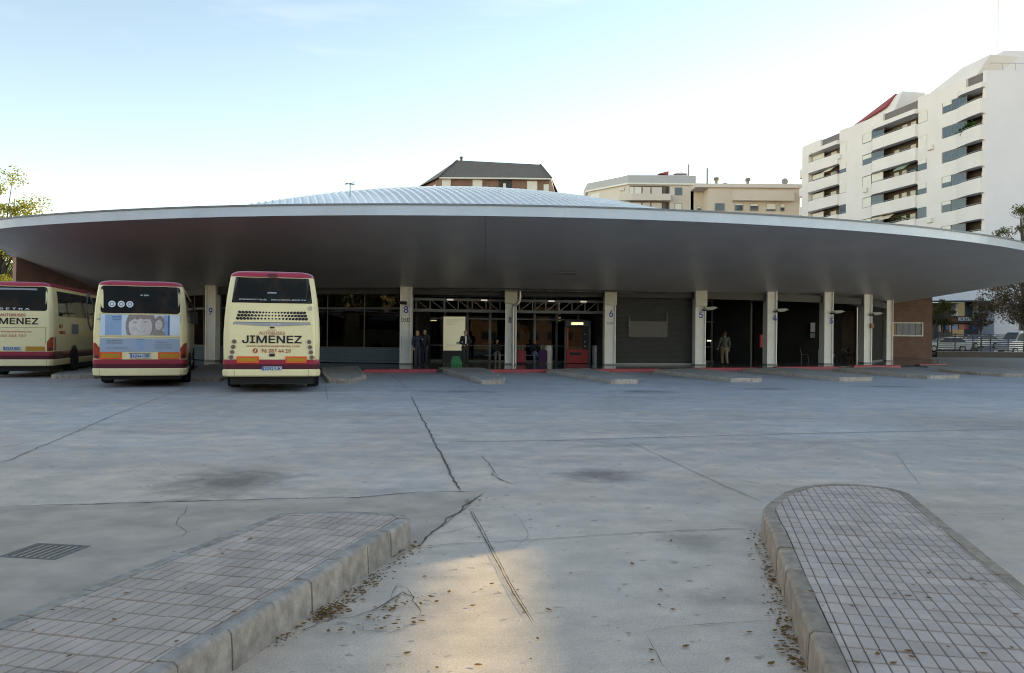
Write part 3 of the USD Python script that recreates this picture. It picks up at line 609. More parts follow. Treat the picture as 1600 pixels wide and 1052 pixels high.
def coach(name, label, loc, head, L, lv, wid, rk=.16, side_deco=None):
    """lv: heights (bumper bottom, bumper top, band top, roof start, roof top); wid: half width by height; rk: rake of the rear face"""
    vb, v1, v2, v3, v4 = lv
    t = thing(name, label, 'coach', (loc[0], loc[1], 0), -head, 'coaches parked nose-in at the bays')
    hv, hw = zip(*wid)
    w = lambda v: np.interp(v, hv, hw)
    vk = v2 + .75
    rear = lambda v: max(0.0, (v - vk) / (v3 - vk)) * rk
    def outline(v, off=0.0, n=8, rr=.20):
        a = w(v) + off; y0, y1 = rear(v) - off, L - max(0, (v - 1.2)) * .12 + off; p = []
        for cx, cy, a0 in ((a - rr, y0 + rr, -90), (a - rr, y1 - rr, 0), (-a + rr, y1 - rr, 90), (-a + rr, y0 + rr, 180)):
            for k in range(n + 1): an = math.radians(a0 + 90 * k / n); p.append((cx + rr * math.cos(an), cy + rr * math.sin(an), v))
        return np.array(p)
    def loft(vs, offs, mt, nm, cap=False, rr=.2):
        rings = [outline(v, o, rr=rr) for v, o in zip(vs, offs)]; n = len(rings[0]); V = np.vstack(rings); f = []
        for i in range(len(rings) - 1):
            for j in range(n): f.append((i * n + j, i * n + (j + 1) % n, (i + 1) * n + (j + 1) % n, (i + 1) * n + j))
        mb = MB(); mb.add(V, f)
        if cap:
            for r, s in ((rings[0], -1), (rings[-1], 1)):
                c = r.mean(0); vv = np.vstack([r, c]); k = np.arange(n); ff = np.c_[k, (k + 1) % n, np.full(n, n)]; mb.add(vv, ff if s > 0 else ff[:, ::-1])
        return obj(nm, mb.mesh, mt, t, 40)
    loft([vb, vb + .03, v1 - .03, v1], [0.0, .03, .035, .01], M['cream'], 'bumper', True)
    loft([v1 + .003, (v1 + v2) / 2 - .01, (v1 + v2) / 2], [-.01, .015, .015], M['maroon_dark'], 'lower_band', True)
    loft([(v1 + v2) / 2 + .002, v2 - .02, v2], [.012, .02, .006], M['maroon'], 'band', True)
    vs = np.linspace(v2 + .002, v3, 9); loft(vs, [0] * 9, M['cream'], 'body', True)
    # roof: rounded over
    rings = []; 
    for k in range(7):
        a = k / 6 * math.pi / 2; rings.append((v3 + .002 + (v4 - v3) * math.sin(a), .012 - .34 * (1 - math.cos(a)) ** 1.2))
    loft([r[0] for r in rings], [r[1] for r in rings], M['maroon'], 'roof', True, rr=.26)
    under = MB(); under.box(-w(vb) + .15, w(vb) - .15, .35, L - .4, .22, vb + .05); obj('underbody', under.mesh, M['black'], t)
    for y in (2.85, L - 2.6):
        for sx in (-1, 1):
            tw = revolve([(.0, -.15), (.26, -.15), (.30, -.13), (.46, -.14), (.50, -.11), (.50, .11), (.46, .14), (.30, .13), (.26, .08), (0, .1)], 22)
            tw.apply_transform(trimesh.transformations.rotation_matrix(math.pi / 2, [0, 1, 0])); tw.apply_translation([sx * (w(.6) - .16 + .025), y, .5]); mb = MB(); mb.tm(tw)
            wl = obj('wheel', mb.mesh, M['rubber'], t)
            rm = revolve([(0, .0), (.08, .05), (.2, .02), (.27, .06), (.27, .0), (0, -.02)], 16); rm.apply_transform(trimesh.transformations.rotation_matrix(math.pi / 2 * sx, [0, 1, 0])); rm.apply_translation([sx * (w(.6) - .01), y, .5]); mb = MB(); mb.tm(rm); obj('rim', mb.mesh, M['alu'], wl)
            mb = MB(); pg = Polygon([(y + .62 * math.cos(a), .5 + .62 * math.sin(a)) for a in np.linspace(-.35, math.pi + .35, 20)])
            m = trimesh.creation.extrude_polygon(pg, .006, engine='earcut'); v = np.array(m.vertices); xx = sx * (w(.6) + .036)
            mb.add(np.c_[xx + v[:, 2] * .5 * sx, v[:, 0], v[:, 1]], m.faces); obj('wheel_arch', mb.mesh, M['black'], t)
            # dark recess behind, tyre proud of it
            wl2 = MB(); wl2.tm(revolve([(0, 0), (.30, 0), (.46, -.0), (.49, -.03), (.49, -.05)], 22).apply_transform(trimesh.transformations.rotation_matrix(math.pi / 2 * sx, [0, 1, 0])).apply_translation([xx + sx * .03, y, .5])); obj('tyre_wall', wl2.mesh, M['rubber'], wl)
    def on_rear(u, v, d=0.0):
        a = w(v); e = np.clip((np.abs(u) - (a - .20)) / .20, 0, 1); return np.stack([u, np.array([rear(q) for q in np.atleast_1d(v)]) + .2 * (1 - np.sqrt(np.maximum(0, 1 - e ** 2))) - d, v], 1)
    def decal(poly, mt, nm, parent=None, d=.006, th=.005, label=None, step=None):
        mb = MB()
        for g in getattr(poly, 'geoms', [poly]):
            if step:
                us = np.arange(g.bounds[0], g.bounds[2], step)
                gs_ = [sbox(u, -9, u + step, 9).intersection(g) for u in us]
            else: gs_ = [g]
            for q in gs_:
                for q2 in getattr(q, 'geoms', [q]):
                    if q2.geom_type != 'Polygon' or q2.area < 1e-6: continue
                    m = trimesh.creation.extrude_polygon(q2, th, engine='earcut'); V = np.array(m.vertices); mb.add(on_rear(V[:, 0], V[:, 1], d - th + V[:, 2]), m.faces[:, ::-1])
        return obj(nm, mb.mesh, mt, parent or t, False, label)
    def write(txt, hgt, cx, v, mt, nm='lettering', width=None, bold=True, parent=None, d=.010):
        m = meshkit.text_mesh(txt, hgt, .003, bold); V = np.array(m.vertices); x0, x1 = V[:, 0].min(), V[:, 0].max(); V[:, 0] = (V[:, 0] - (x0 + x1) / 2) * ((width / (x1 - x0)) if width else 1) + cx
        mb = MB(); mb.add(on_rear(V[:, 0], V[:, 1] + v, d - .003 + V[:, 2]), m.faces[:, ::-1]); return obj(nm, mb.mesh, mt, parent or t)
    def side(poly, mt, nm, sx, d=.012, th=.006):
        m = trimesh.creation.extrude_polygon(poly, th, engine='earcut'); V = np.array(m.vertices); mb = MB()
        mb.add(np.c_[sx * (np.interp(V[:, 1], hv, hw) + d - th + V[:, 2]), V[:, 0], V[:, 1]], m.faces); return obj(nm, mb.mesh, mt, t)
    # side windows (both sides), divided panes
    z0, z1 = v3 - 1.02, v3 - .12
    ys = np.linspace(.75, L - 1.3, 7)
    for sx in (-1, 1):
        for k in range(6):
            for za, zb in zip(np.linspace(z0, z1, 4)[:-1], np.linspace(z0, z1, 4)[1:]):
                pass
            vs_ = np.linspace(z0, z1, 7); mb = MB(); ya, yb = ys[k] + .012, ys[k + 1] - .012
            A_ = np.array([[sx * (w(v) + .012), ya, v] for v in vs_]); B_ = np.array([[sx * (w(v) + .012), yb, v] for v in vs_]); mb.add(*strip(vs_, A_, B_)); obj('side_window', mb.mesh, M['bus_glass'], t)
    # windscreen, mirrors
    vs_ = np.linspace(1.3, v3 - .05, 6); mb = MB(); A_ = np.array([[-w(v) + .12, L - max(0, v - 1.2) * .12 + .01, v] for v in vs_]); B_ = np.array([[w(v) - .12, L - max(0, v - 1.2) * .12 + .01, v] for v in vs_]); mb.add(*strip(vs_, A_, B_)); obj('windscreen', mb.mesh, M['bus_glass'], t)
    for sx in (-1, 1):
        mb = MB(); mb.tube([(sx * 1.0, L - .3, v3 - .1), (sx * 1.2, L + .25, v3 - .15), (sx * 1.32, L + .35, v3 - .5)], .035, 6); mb.bbox(sx * 1.32 - .11, sx * 1.32 + .11, L + .28, L + .38, v3 - 1.0, v3 - .45, .03); obj('mirror', mb.mesh, M['black'], t)
    return t, decal, write, side, w, on_rear
def rrect(u0, u1, v0, v1, r=.03): return sbox(u0 + r, v0 + r, u1 - r, v1 - r).buffer(r, quad_segs=4)
def reflector(decal, u0, u1, v0, v1):
    a = decal(sbox(u0, v0, u1, v1), M['reflector_red'], 'reflector', d=.03); decal(sbox(u0 + .045, v0 + .045, u1 - .045, v1 - .045), M['reflector_amber'], 'amber_field', a, d=.034)
def plate(decal, write, cx, v0, txt, wdt=.52, hh=.11):
    a = decal(rrect(cx - wdt / 2, cx + wdt / 2, v0, v0 + hh, .01), M['plate'], 'number_plate', d=.044); decal(sbox(cx - wdt / 2 + .004, v0 + .004, cx - wdt / 2 + .05, v0 + hh - .004), M['plate_blue'], 'plate_strip', a, d=.047); write(txt, hh * .66, cx + .02, v0 + hh * .18, M['black_ink'], 'plate_text', wdt * .82, True, a, d=.05)

# the coach with the round lamps
Y = F / 57.0; c0 = D(425, 560, Y)
t, decal, write, side, w, onr = coach('coach', 'cream coach with round rear lamps, dotted grille and red roof', c0, math.radians(-14.8), 12.2, (.45, .645, .91, 3.17, 3.35), [(.3, 1.22), (.45, 1.265), (1.5, 1.285), (2.2, 1.25), (2.7, 1.19), (3.17, 1.11), (3.4, 1.09)], rk=.09)
decal(Polygon([(-1.065, 2.46), (1.065, 2.46), (1.02, 2.8), (.965, 3.155), (-.965, 3.155), (-1.02, 2.8)]).buffer(-.02).buffer(.02), M['bus_glass'], 'rear_window', step=.15)
decal(rrect(-.12, .12, 3.165, 3.27, .02), M['maroon_dark'], 'brake_lamp', d=.05, th=.06)
for k in range(21):
    cx = (k - 10) * .088; rr = .018 + .020 * min(1, abs(k - 10) / 8)
    for j in range(3):
        sl = (-1 if cx < 0 else 1) * .026 * (1 - j) * min(1, abs(cx) * 3)
        e = affinity.rotate(affinity.scale(Point(0, 0).buffer(1, quad_segs=4), rr * 1.25, rr), 35 * (-1 if cx < 0 else 1)); decal(affinity.translate(e, cx - sl * 1.0, 2.20 - j * .085), M['black'], 'grille_hole')
hat = Polygon([(-1.0, 1.93), (1.0, 1.93), (1.15, .915), (-1.15, .915)])
decal(hat.boundary.buffer(.006).difference(sbox(-2, .8, 2, .93)), M['black_ink'], 'hatch_gap', d=.004)
arc = Polygon([(u, 1.925) for u in np.linspace(-1.0, 1.0, 20)] + [(u, 1.925 - .045 - .05 * (1 - u * u)) for u in np.linspace(1.0, -1.0, 20)]); decal(arc, M['alu'], 'chrome_strip', d=.012)
write('CENTURY', .034, .1, 1.868, M['white_ink'], width=.28, d=.018)
decal(rrect(-.06, .06, 1.765, 1.81, .01), M['black'], 'hatch_lock', d=.012); decal(sbox(-.13, 1.715, .11, 1.728), M['red_ink'], 'hatch_mark')
write('AUTOBUSES', .085, 0, 1.595, M['red_ink'], width=.68, bold=False)
write('JIMENEZ', .20, 0, 1.365, M['black_ink'], width=1.57)
write('www.autobusesjimenez.com', .055, .03, 1.258, M['red_ink'], width=1.40, bold=False)
write('96 287 44 10', .095, .11, 1.105, M['red_ink'], width=.78)
ph_ = decal(affinity.translate(Point(0, 0).buffer(.068, quad_segs=6), -.44, 1.152), M['red_ink'], 'phone_badge')
decal(affinity.translate(affinity.rotate(sbox(-.012, -.045, .012, .045), -25), -.44, 1.152), M['cream'], 'handset', ph_, d=.009)
decal(rrect(-.075, .075, .995, 1.075, .01), M['black'], 'handle', d=.016)
for sx in (-1, 1):
    for u, v in ((.985, 1.40), (1.01, 1.255), (1.035, 1.115), (1.06, .975)):
        a = decal(affinity.translate(Point(0, 0).buffer(.062, quad_segs=6), sx * u, v), M['alu'], 'tail_lamp', d=.012); decal(affinity.translate(Point(0, 0).buffer(.05, quad_segs=6), sx * u, v), M['lamp_amber'], 'lens', a, d=.024, th=.014)
reflector(decal, -.92, -.34, .815, 1.0); reflector(decal, .355, .925, .815, 1.0)
plate(decal, write, .0, .61, '3292 FJK')
decal(affinity.translate(Point(0, 0).buffer(.055, quad_segs=6), 1.0, 2.33).boundary.buffer(.007), M['grey_ink'], 'fleet_ring'); write('43', .04, 1.0, 2.312, M['grey_ink'])
write('INTERURBANO Y VIAJES', .035, -.52, 2.535, M['white_ink'], width=.72, bold=False, d=.014); write('WWW.AUTOBUSES-JIMENEZ.COM', .035, .42, 2.535, M['white_ink'], width=.92, bold=False, d=.014)
decal(sbox(-.14, 2.72, .1, 2.765), M['grey_ink'], 'window_sticker', d=.012)
for sx in (-1, 1): decal(sbox(sx * .98 - .003, .46, sx * .98 + .003, .63), M['black_ink'], 'bumper_gap', d=.04)

def setra_like(label, loc, head, lv, k, L=12.2):
    vb = lv[0]; S = lambda v: vb + (v - .35) * k
    wid = [(.3, 1.22), (S(.45), 1.265), (S(1.5), 1.28), (S(2.1), 1.26), (S(2.6), 1.22), (S(3.0), 1.15), (S(3.2), 1.13)]
    r = coach('coach', label, loc, head, L, lv, wid, rk=.05); t, decal, write, side, w, onr = r
    decal(rrect(-1.075, 1.075, S(2.185), S(2.985), .09), M['bus_glass'], 'rear_window', step=.15)
    for sx in (-1, 1):
        pts = [(1.09, .845), (1.262, .86), (1.268, 1.33), (1.19, 1.30), (1.09, 1.16)]
        a = decal(Polygon([(sx * u, S(v)) for u, v in pts]).buffer(-.02).buffer(.02), M['lamp_red'], 'tail_lamp', d=.014, step=.04)
        decal(Polygon([(sx * u, S(v)) for u, v in [(1.12, .87), (1.25, .87), (1.25, .96), (1.12, .96)]]), M['maroon_dark'], 'lower_lens', a, d=.02, step=.04)
        # lamp wraps onto the flank
        side(Polygon([(.19, S(.86)), (.42, S(.9)), (.36, S(1.3)), (.19, S(1.33))]), M['lamp_red'], 'side_lamp', sx)
        side(Polygon([(.22, S(.845)), (1.0, S(.80)), (1.15, S(.70)), (1.0, S(.60)), (.22, S(.575))]), M['maroon_dark'], 'side_band', sx, d=.03)
    for sx in (-1, 1): decal(sbox(sx * 1.09 - .003, S(.37), sx * 1.09 + .003, S(.55)), M['black_ink'], 'bumper_gap', d=.04, step=.004)
    return (*r, S)
# middle coach with the poster
Y2 = F / 53.0; c0 = D(219.5, 560, Y2)
t, decal, write, side, w, onr, S = setra_like('cream coach whose rear carries a poster of a smiling child', c0, math.radians(-20.0), (.35, .57, .83, 3.0, 3.16), 1.0)
po = decal(sbox(-1.08, 1.54, 1.07, 2.14), M['poster_pale'], 'poster', d=.007)
def pp_(poly, mt, nm, d): decal(poly.intersection(sbox(-1.08, 1.54, 1.07, 2.14)), mt, nm, po, d=d)
pp_(sbox(-.95, 1.54, -.52, 2.14), M['poster_blue'], 'poster_field', .009); pp_(sbox(.74, 1.54, .79, 2.14), M['poster_deep'], 'poster_stripe', .011); pp_(sbox(.62, 1.54, .74, 2.14), M['poster_blue'], 'poster_field', .009); pp_(sbox(.79, 1.54, 1.07, 2.14), M['poster_white'], 'poster_field', .009)
E_ = lambda x, y, a, b, r=0: affinity.translate(affinity.rotate(affinity.scale(Point(0, 0).buffer(1), a, b), r), x, y)
pp_(Polygon([(-.36, 1.58), (-.39, 1.8), (-.36, 2.0), (-.29, 2.16), (.33, 2.16), (.38, 1.98), (.38, 1.75), (.33, 1.58), (.2, 1.54), (-.25, 1.54)]).buffer(.02), M['print_hair'], 'child_hair', .0095)
pp_(E_(-.01, 1.80, .315, .40, 4), M['print_skin'], 'child_face', .011)
pp_(E_(.15, 1.76, .16, .30, 8).intersection(E_(-.01, 1.80, .315, .40, 4)), M['print_half'], 'child_cheek', .0125)
pp_(E_(-.17, 1.73, .085, .07), M['print_blush'], 'child_cheek', .0135); pp_(E_(.17, 1.74, .08, .07), M['print_blush'], 'child_cheek', .0138)
pp_(Polygon([(-.33, 2.16), (.33, 2.16), (.335, 2.0), (.29, 2.045), (.22, 2.01), (.15, 2.04), (.08, 2.0), (.0, 2.035), (-.09, 1.995), (-.16, 2.03), (-.24, 1.985), (-.31, 1.93)]), M['print_hair'], 'child_fringe', .015)
for sx, yy in ((-1, 1.925), (1, 1.935)):
    pp_(E_(sx * .135 - .01, yy, .058, .020, -4 * sx), M['print_hair'], 'child_eye', .0145); pp_(E_(sx * .135 - .02, yy + .004, .016, .010), M['print_skin'], 'child_eye_glint', .016); pp_(E_(sx * .14 - .01, yy - .035, .06, .012, 3), M['print_blush'], 'child_lid', .0142)
pp_(Polygon([(u, 1.705 + .055 * (u / .15) ** 2) for u in np.linspace(-.15, .15, 11)] + [(u, 1.645 + .115 * (u / .15) ** 2) for u in np.linspace(.15, -.15, 11)]), M['print_shade'], 'child_mouth', .0145)
pp_(Polygon([(u, 1.698 + .05 * (u / .12) ** 2) for u in np.linspace(-.11, .11, 9)] + [(u, 1.672 + .075 * (u / .12) ** 2) for u in np.linspace(.11, -.11, 9)]), M['poster_white'], 'child_teeth', .0155)
pp_(E_(-.015, 1.815, .042, .022), M['print_blush'], 'child_nose', .0142)
pp_(E_(.50, 1.88, .15, .24, -6), M['print_hair'], 'child_hair', .0095); pp_(E_(.49, 1.85, .10, .15, -6), M['print_half'], 'child_face', .0115)
for sx in (-1, 1): pp_(E_(.49 + sx * .04, 1.885, .018, .008), M['print_hair'], 'child_eye', .0135)
pp_(E_(.49, 1.785, .03, .010), M['print_shade'], 'child_mouth', .0135)
pp_(Polygon([(.34, 1.54), (.36, 1.64), (.44, 1.71), (.54, 1.72), (.62, 1.66), (.68, 1.54)]), M['print_hair'], 'child_clothes', .011)
write('Generalitat', .035, -.64, 2.06, M['poster_deep'], parent=po, width=.26, d=.014); write('transport', .03, -.64, 1.99, M['poster_deep'], parent=po, width=.24, d=.014)
bp = decal(sbox(-1.08, 1.05, 1.07, 1.45), M['panel_blue'], 'info_panel', d=.007)
for i, (tx, u, v, wd) in enumerate([('INFORMACIÓN', -.70, 1.36, .42), ('902 123 456', -.70, 1.29, .42), ('www.autobuses.es', -.64, 1.15, .58), ('Comarca', .57, 1.32, .36), ('en tus manos', .62, 1.24, .48), ('de tus rutas', .62, 1.16, .46), ('Gandia', .0, 1.40, .2)]): write(tx, .045, u, v, M['grey_ink'], width=wd, parent=bp, d=.012)
decal(Polygon([(-.11, 1.37), (.11, 1.37), (.11, 1.2), (.06, 1.12), (0, 1.09), (-.06, 1.12), (-.11, 1.2)]), M['poster_blue'], 'crest', bp, d=.010)
for u0, u1, v0, v1 in ((-1.09, 1.085, 1.485, 1.491), (-1.093, -1.087, 1.05, 2.16), (1.08, 1.086, 1.05, 2.16), (-1.09, 1.085, 2.155, 2.161), (-1.09, 1.085, .822, .828)): decal(sbox(u0, v0, u1, v1), M['black_ink'], 'hatch_gap', d=.004)
for cx in (-.775, -.53, -.30):
    a = decal(affinity.translate(Point(0, 0).buffer(.095, quad_segs=8), cx, 2.45), M['white_ink'], 'round_sticker', d=.012); decal(affinity.translate(Point(0, 0).buffer(.062, quad_segs=6), cx, 2.45), M['grey_ink'], 'sticker_centre', a, d=.014); decal(affinity.translate(Point(0, 0).buffer(.036, quad_segs=6), cx, 2.45), M['white_ink'], 'sticker_mark', a, d=.017)
write('Nº 2094', .04, .10, 2.70, M['white_ink'], d=.014); write('45', .06, -1.12, 1.98, M['grey_ink'])
reflector(decal, -1.08, -.50, .84, 1.045); reflector(decal, .48, 1.07, .84, 1.045); plate(decal, write, .0, .87, '6244 CXB', .54, .13)
decal(sbox(-.32, 1.005, .28, 1.02), M['black_ink'], 'plate_lamp', d=.03)
# left coach
px_m = 44.8; Y1 = F / px_m; c0 = np.array([-17.42, Y1])
k1 = (3.386 - .417) / (3.16 - .35)
S1 = lambda v: .417 + (v - .35) * k1
t, decal, write, side, w, onr, S = setra_like('cream coach at the far left, partly out of the picture', c0, math.radians(-14.5), tuple(S1(v) for v in (.35, .57, .83, 3.0, 3.16)), k1)
write('AUTOBUSES', .09, 0, S(2.0), M['red_ink'], width=.80, bold=True); write('JIMENEZ', .21, 0, S(1.74), M['black_ink'], width=1.6)
decal(sbox(-1.08, S(1.62), 1.07, S(1.628)), M['black_ink'], 'hatch_gap'); decal(sbox(1.035, S(1.05), 1.042, S(1.62)), M['black_ink'], 'hatch_gap')
write('www.autobusesjimenez.com', .055, 0, S(1.47), M['red_ink'], width=1.2, bold=False); write('650 383 787', .09, 0, S(1.31), M['red_ink'], width=.85, bold=False)
write('S E T R A', .055, .05, S(2.22), M['white_ink'], width=.95, d=.014); decal(sbox(-.6, S(2.87), .75, S(2.93)), M['grey_ink'], 'window_sticker', d=.012)
decal(sbox(.42, S(.86), 1.02, S(1.0)), M['reflector_amber'], 'reflector', d=.03); decal(sbox(-1.02, S(.86), -.42, S(1.0)), M['reflector_amber'], 'reflector', d=.03); plate(decal, write, .0, S(.87), '5533 BSZ', .54, .13)
for y in (5.6, 8.2, 10.0):
    side(affinity.translate(affinity.scale(Point(0, 0).buffer(1), .55, .72), y, S(2.3)).boundary.buffer(.08), M['grey_ink'], 'side_emblem', 1, d=.02)
write_side = lambda *a: None
def side_text(t, txt, hgt, y, v, mt, w, sx=1):
    m = meshkit.text_mesh(txt, hgt, .004, True); V = np.array(m.vertices); mb = MB(); mb.add(np.c_[sx * (np.array([w(q) for q in V[:, 1] + v]) + .004 + V[:, 2]), y + V[:, 0] * sx, V[:, 1] + v], m.faces); obj('lettering', mb.mesh, mt, t)
side_text(t, 'RUTA', .13, .75, S(1.62), M['red_ink'], w); side_text(t, 'COMARCAL', .11, .75, S(1.42), M['red_ink'], w)
side(sbox(2.5, S(1.42), 3.5, S(1.78)), M['grey_ink'], 'side_panel', 1)

# ------------------------------------------------------------------ people
M['skin'] = mat('skin', (.42, .25, .18), .5, .08, 20)
def cloth(n, c): M[n] = mat(n, c, .9, .18, 12); return M[n]
for n, c in (('cloth_black', (.022, .022, .025)), ('cloth_navy', (.025, .03, .055)), ('cloth_green', (.05, .055, .045)), ('cloth_khaki', (.17, .13, .08)), ('cloth_white', (.55, .55, .55)), ('cloth_blue', (.22, .30, .46)), ('cloth_grey', (.26, .25, .25)), ('hair_blond', (.30, .20, .09)), ('hair_dark', (.03, .022, .018)), ('shoe', (.03, .028, .026)), ('shoe_pale', (.5, .48, .46)), ('cloth_purple', (.055, .018, .07))): cloth(n, c)
def chain(balls, seg=14):
    """hulls of neighbouring spheres joined into one smooth body; balls: list of chains of (x,y,z,r)"""
    parts = []
    for ch in balls:
        sp = [m3.Manifold.sphere(q[3], seg).translate([q[0], q[1], q[2]]) for q in ch]
        if len(sp) == 1: parts.append(sp[0])
        for a, b in zip(sp[:-1], sp[1:]): parts.append(m3.Manifold.batch_hull([a, b]))
    return m3.Manifold.batch_boolean(parts, m3.OpType.Add)
def smooth_mesh(man, edge=.03, it=6):
    m = man.refine_to_length(edge).to_mesh(); t = trimesh.Trimesh(np.array(m.vert_properties[:, :3]), np.array(m.tri_verts)); trimesh.smoothing.filter_taubin(t, iterations=it); return t
def person(label, loc, rz, J, c, tall=1.72, hair='short', shirt=None):
    """J: joint positions in metres, x to the person's left, -y forward (the way the person faces), z up"""
    k = tall / 1.72; t = thing('person', label, 'person', loc, rz)
    q = lambda n, r: (*[a * k for a in J[n]], r * k)
    mid = lambda a, b, f: tuple(np.array(J[a]) * (1 - f) + np.array(J[b]) * f)
    J = dict(J); J['chest'] = mid('pelvis', 'neck', .68); J['waist'] = mid('pelvis', 'neck', .32)
    for s in 'lr':
        d = np.array(J['hand' + s]) - np.array(J['elb' + s]); d /= np.linalg.norm(d); J['wr' + s] = tuple(np.array(J['hand' + s]))
    hd = np.array(J['head']); nk = np.array(J['neck']); fwd = np.array(J.get('face', (0, -1, 0)), float); fwd /= np.linalg.norm(fwd); sd = np.cross(fwd, [0, 0, 1.0]); sd /= np.linalg.norm(sd)
    ch = [[q('pelvis', .135), q('waist', .125), q('chest', .15), q('neck', .07)], [(*(nk * k), .055 * k), (*((hd + [0, 0, -.06]) * k), .05 * k)],
          [(*((hd + [0, 0, .035]) * k), .088 * k), (*((hd + fwd * .03 + [0, 0, -.055]) * k), .062 * k)], [(*((hd + fwd * .092 + [0, 0, -.012]) * k), .014 * k), (*((hd + fwd * .075 + [0, 0, .03]) * k), .010 * k)]]
    for s in (-1, 1): ch.append([(*((hd + sd * s * .085 + [0, 0, -.005]) * k), .018 * k)])
    for s in 'lr':
        ch += [[q('chest', .10), q('sho' + s, .062), q('elb' + s, .045), q('wr' + s, .030)], [q('pelvis', .11), q('hip' + s, .095), q('knee' + s, .060), q('ank' + s, .042)]]
        a = np.array(J['wr' + s]); d = a - np.array(J['elb' + s]); d /= np.linalg.norm(d); n1 = np.cross(d, [0.3, .9, .2]); n1 /= np.linalg.norm(n1); n2 = np.cross(d, n1); curl = n2 * (1 if s == 'l' else -1)
        ch.append([(*((a + d * .02) * k), .026 * k), (*((a + d * .085 + n1 * .012) * k), .024 * k)])
        for i, ln in enumerate((.062, .072, .067, .052)):
            b0 = a + d * .088 + n1 * (-.030 + .02 * i); b1 = b0 + d * ln * .5 + curl * .010; b2 = b1 + d * ln * .4 + curl * .024; ch.append([(*(x * k), r * k) for x, r in ((a + d * .05 + n1 * (-.024 + .016 * i), .010), (b0, .009), (b1, .0085), (b2, .0075))])
        b0 = a + d * .03 - n1 * .03; ch.append([(*(x * k), r * k) for x, r in ((a + d * .02 - n1 * .015, .012), (b0 + curl * .01, .0105), (b0 + d * .045 - n1 * .012 + curl * .018, .009))])
    obj('body', smooth_mesh(chain(ch, 12), .024, 4), M['skin'], t, True)
    # jacket and trousers
    up = [[q('pelvis', .165), q('waist', .150), q('chest', .172), (*((nk + [0, 0, -.03]) * k), .085 * k)]]
    for s in 'lr': up.append([q('chest', .12), q('sho' + s, .080), q('elb' + s, .060), (*((np.array(J['wr' + s]) * .95 + np.array(J['elb' + s]) * .05) * k), .046 * k)])
    obj('jacket', smooth_mesh(chain(up), .04), c[0], t, True)
    lo = [[q('pelvis', .148), (*((np.array(J['hipl']) + J['hipr']) / 2 * k), .145 * k)]]
    for s in 'lr': lo.append([q('hip' + s, .118), q('knee' + s, .080), (*((np.array(J['ank' + s]) * .93 + np.array(J['knee' + s]) * .07) * k), .062 * k)])
    obj('trousers', smooth_mesh(chain(lo), .04), c[1], t, True)
    for s in 'lr':
        a = np.array(J['ank' + s]); f = np.array(J.get('toe' + s, (0, -1, 0)), float); f /= np.linalg.norm(f)
        ft = chain([[(*((a + [0, 0, -.02] - f * .03) * k), .048 * k), (*((a + f * .10 + [0, 0, -.035]) * k), .040 * k), (*((a + f * .17 + [0, 0, -.04]) * k), .034 * k)]]); obj('shoe', smooth_mesh(ft, .03, 3), c[2], t, True)
    hr = [[(*((hd - fwd * .022 + [0, 0, .055]) * k), .094 * k), (*((hd - fwd * .035 + [0, 0, .0]) * k), .082 * k)]]
    if hair == 'long': hr.append([(*((hd - fwd * .04) * k), .08 * k), (*((hd - fwd * .055 + [0, 0, -.17]) * k), .06 * k)])
    obj('hair', smooth_mesh(chain(hr), .03, 3), c[3], t, True)
    for s in (-1, 1):
        mb = MB(); mb.tm(trimesh.creation.icosphere(1, .011 * k)); obj('eye', mb.map(lambda v, s=s: v + (hd + fwd * .082 + sd * s * .031 + [0, 0, .022]) * k).mesh, M['black_ink'], t)
    mb = MB(); mb.bbox(-.022, .022, -.006, .006, -.005, .005, .002); obj('mouth', mb.map(lambda v: (np.outer(v[:, 0], sd) - np.outer(v[:, 1], fwd) + np.outer(v[:, 2], [0, 0, 1]) + hd + fwd * .087 + [0, 0, -.058]) * k).mesh, M['red_ink'], t)
    if shirt:
        f3 = np.array(J['chest']); mb = MB(); mb.hull([(f3 + np.array(v)) * k for v in ((-.05, -.172, .16), (.05, -.172, .16), (.03, -.180, -.22), (-.03, -.180, -.22), (-.05, -.12, .16), (.05, -.12, .16), (.03, -.12, -.22), (-.03, -.12, -.22))]); obj('shirt_front', mb.mesh, shirt, t)
    return t
STAND = dict(pelvis=(0, 0, .96), neck=(0, .0, 1.46), head=(0, -.02, 1.60), shol=(.18, 0, 1.40), shor=(-.18, 0, 1.40), elbl=(.25, .02, 1.12), elbr=(-.25, .02, 1.12), handl=(.24, -.08, .88), handr=(-.24, -.08, .88), hipl=(.09, 0, .90), hipr=(-.09, 0, .90), kneel=(.10, -.02, .50), kneer=(-.10, -.02, .50), ankl=(.11, 0, .085), ankr=(-.11, 0, .085))
SIT = dict(pelvis=(0, 0, .55), neck=(0, -.03, 1.05), head=(0, -.06, 1.19), shol=(.18, -.03, .99), shor=(-.18, -.03, .99), elbl=(.24, -.06, .72), elbr=(-.24, -.06, .72), handl=(.10, -.30, .66), handr=(-.10, -.28, .66), hipl=(.09, -.04, .53), hipr=(-.09, -.04, .53), kneel=(.11, -.46, .50), kneer=(-.11, -.46, .50), ankl=(.12, -.42, .085), ankr=(-.12, -.46, .085))
def feet(px, py): g = G(px, py, PZ); return np.array([g[0], g[1], PZ])
L0 = feet(727, 570.5)
j = dict(STAND); j.update(elbl=(.27, -.02, 1.13), handl=(.10, -.22, 1.04), elbr=(-.26, .0, 1.13), handr=(-.12, -.2, 1.02))
person('blond person in a dark jacket standing beside the bright poster board', L0, .15, j, (M['cloth_black'], M['cloth_black'], M['shoe'], M['hair_blond']), 1.72, shirt=M['cloth_white'])
j = dict(STAND); j.update(handl=(.16, -.28, 1.25), elbl=(.26, -.1, 1.10))
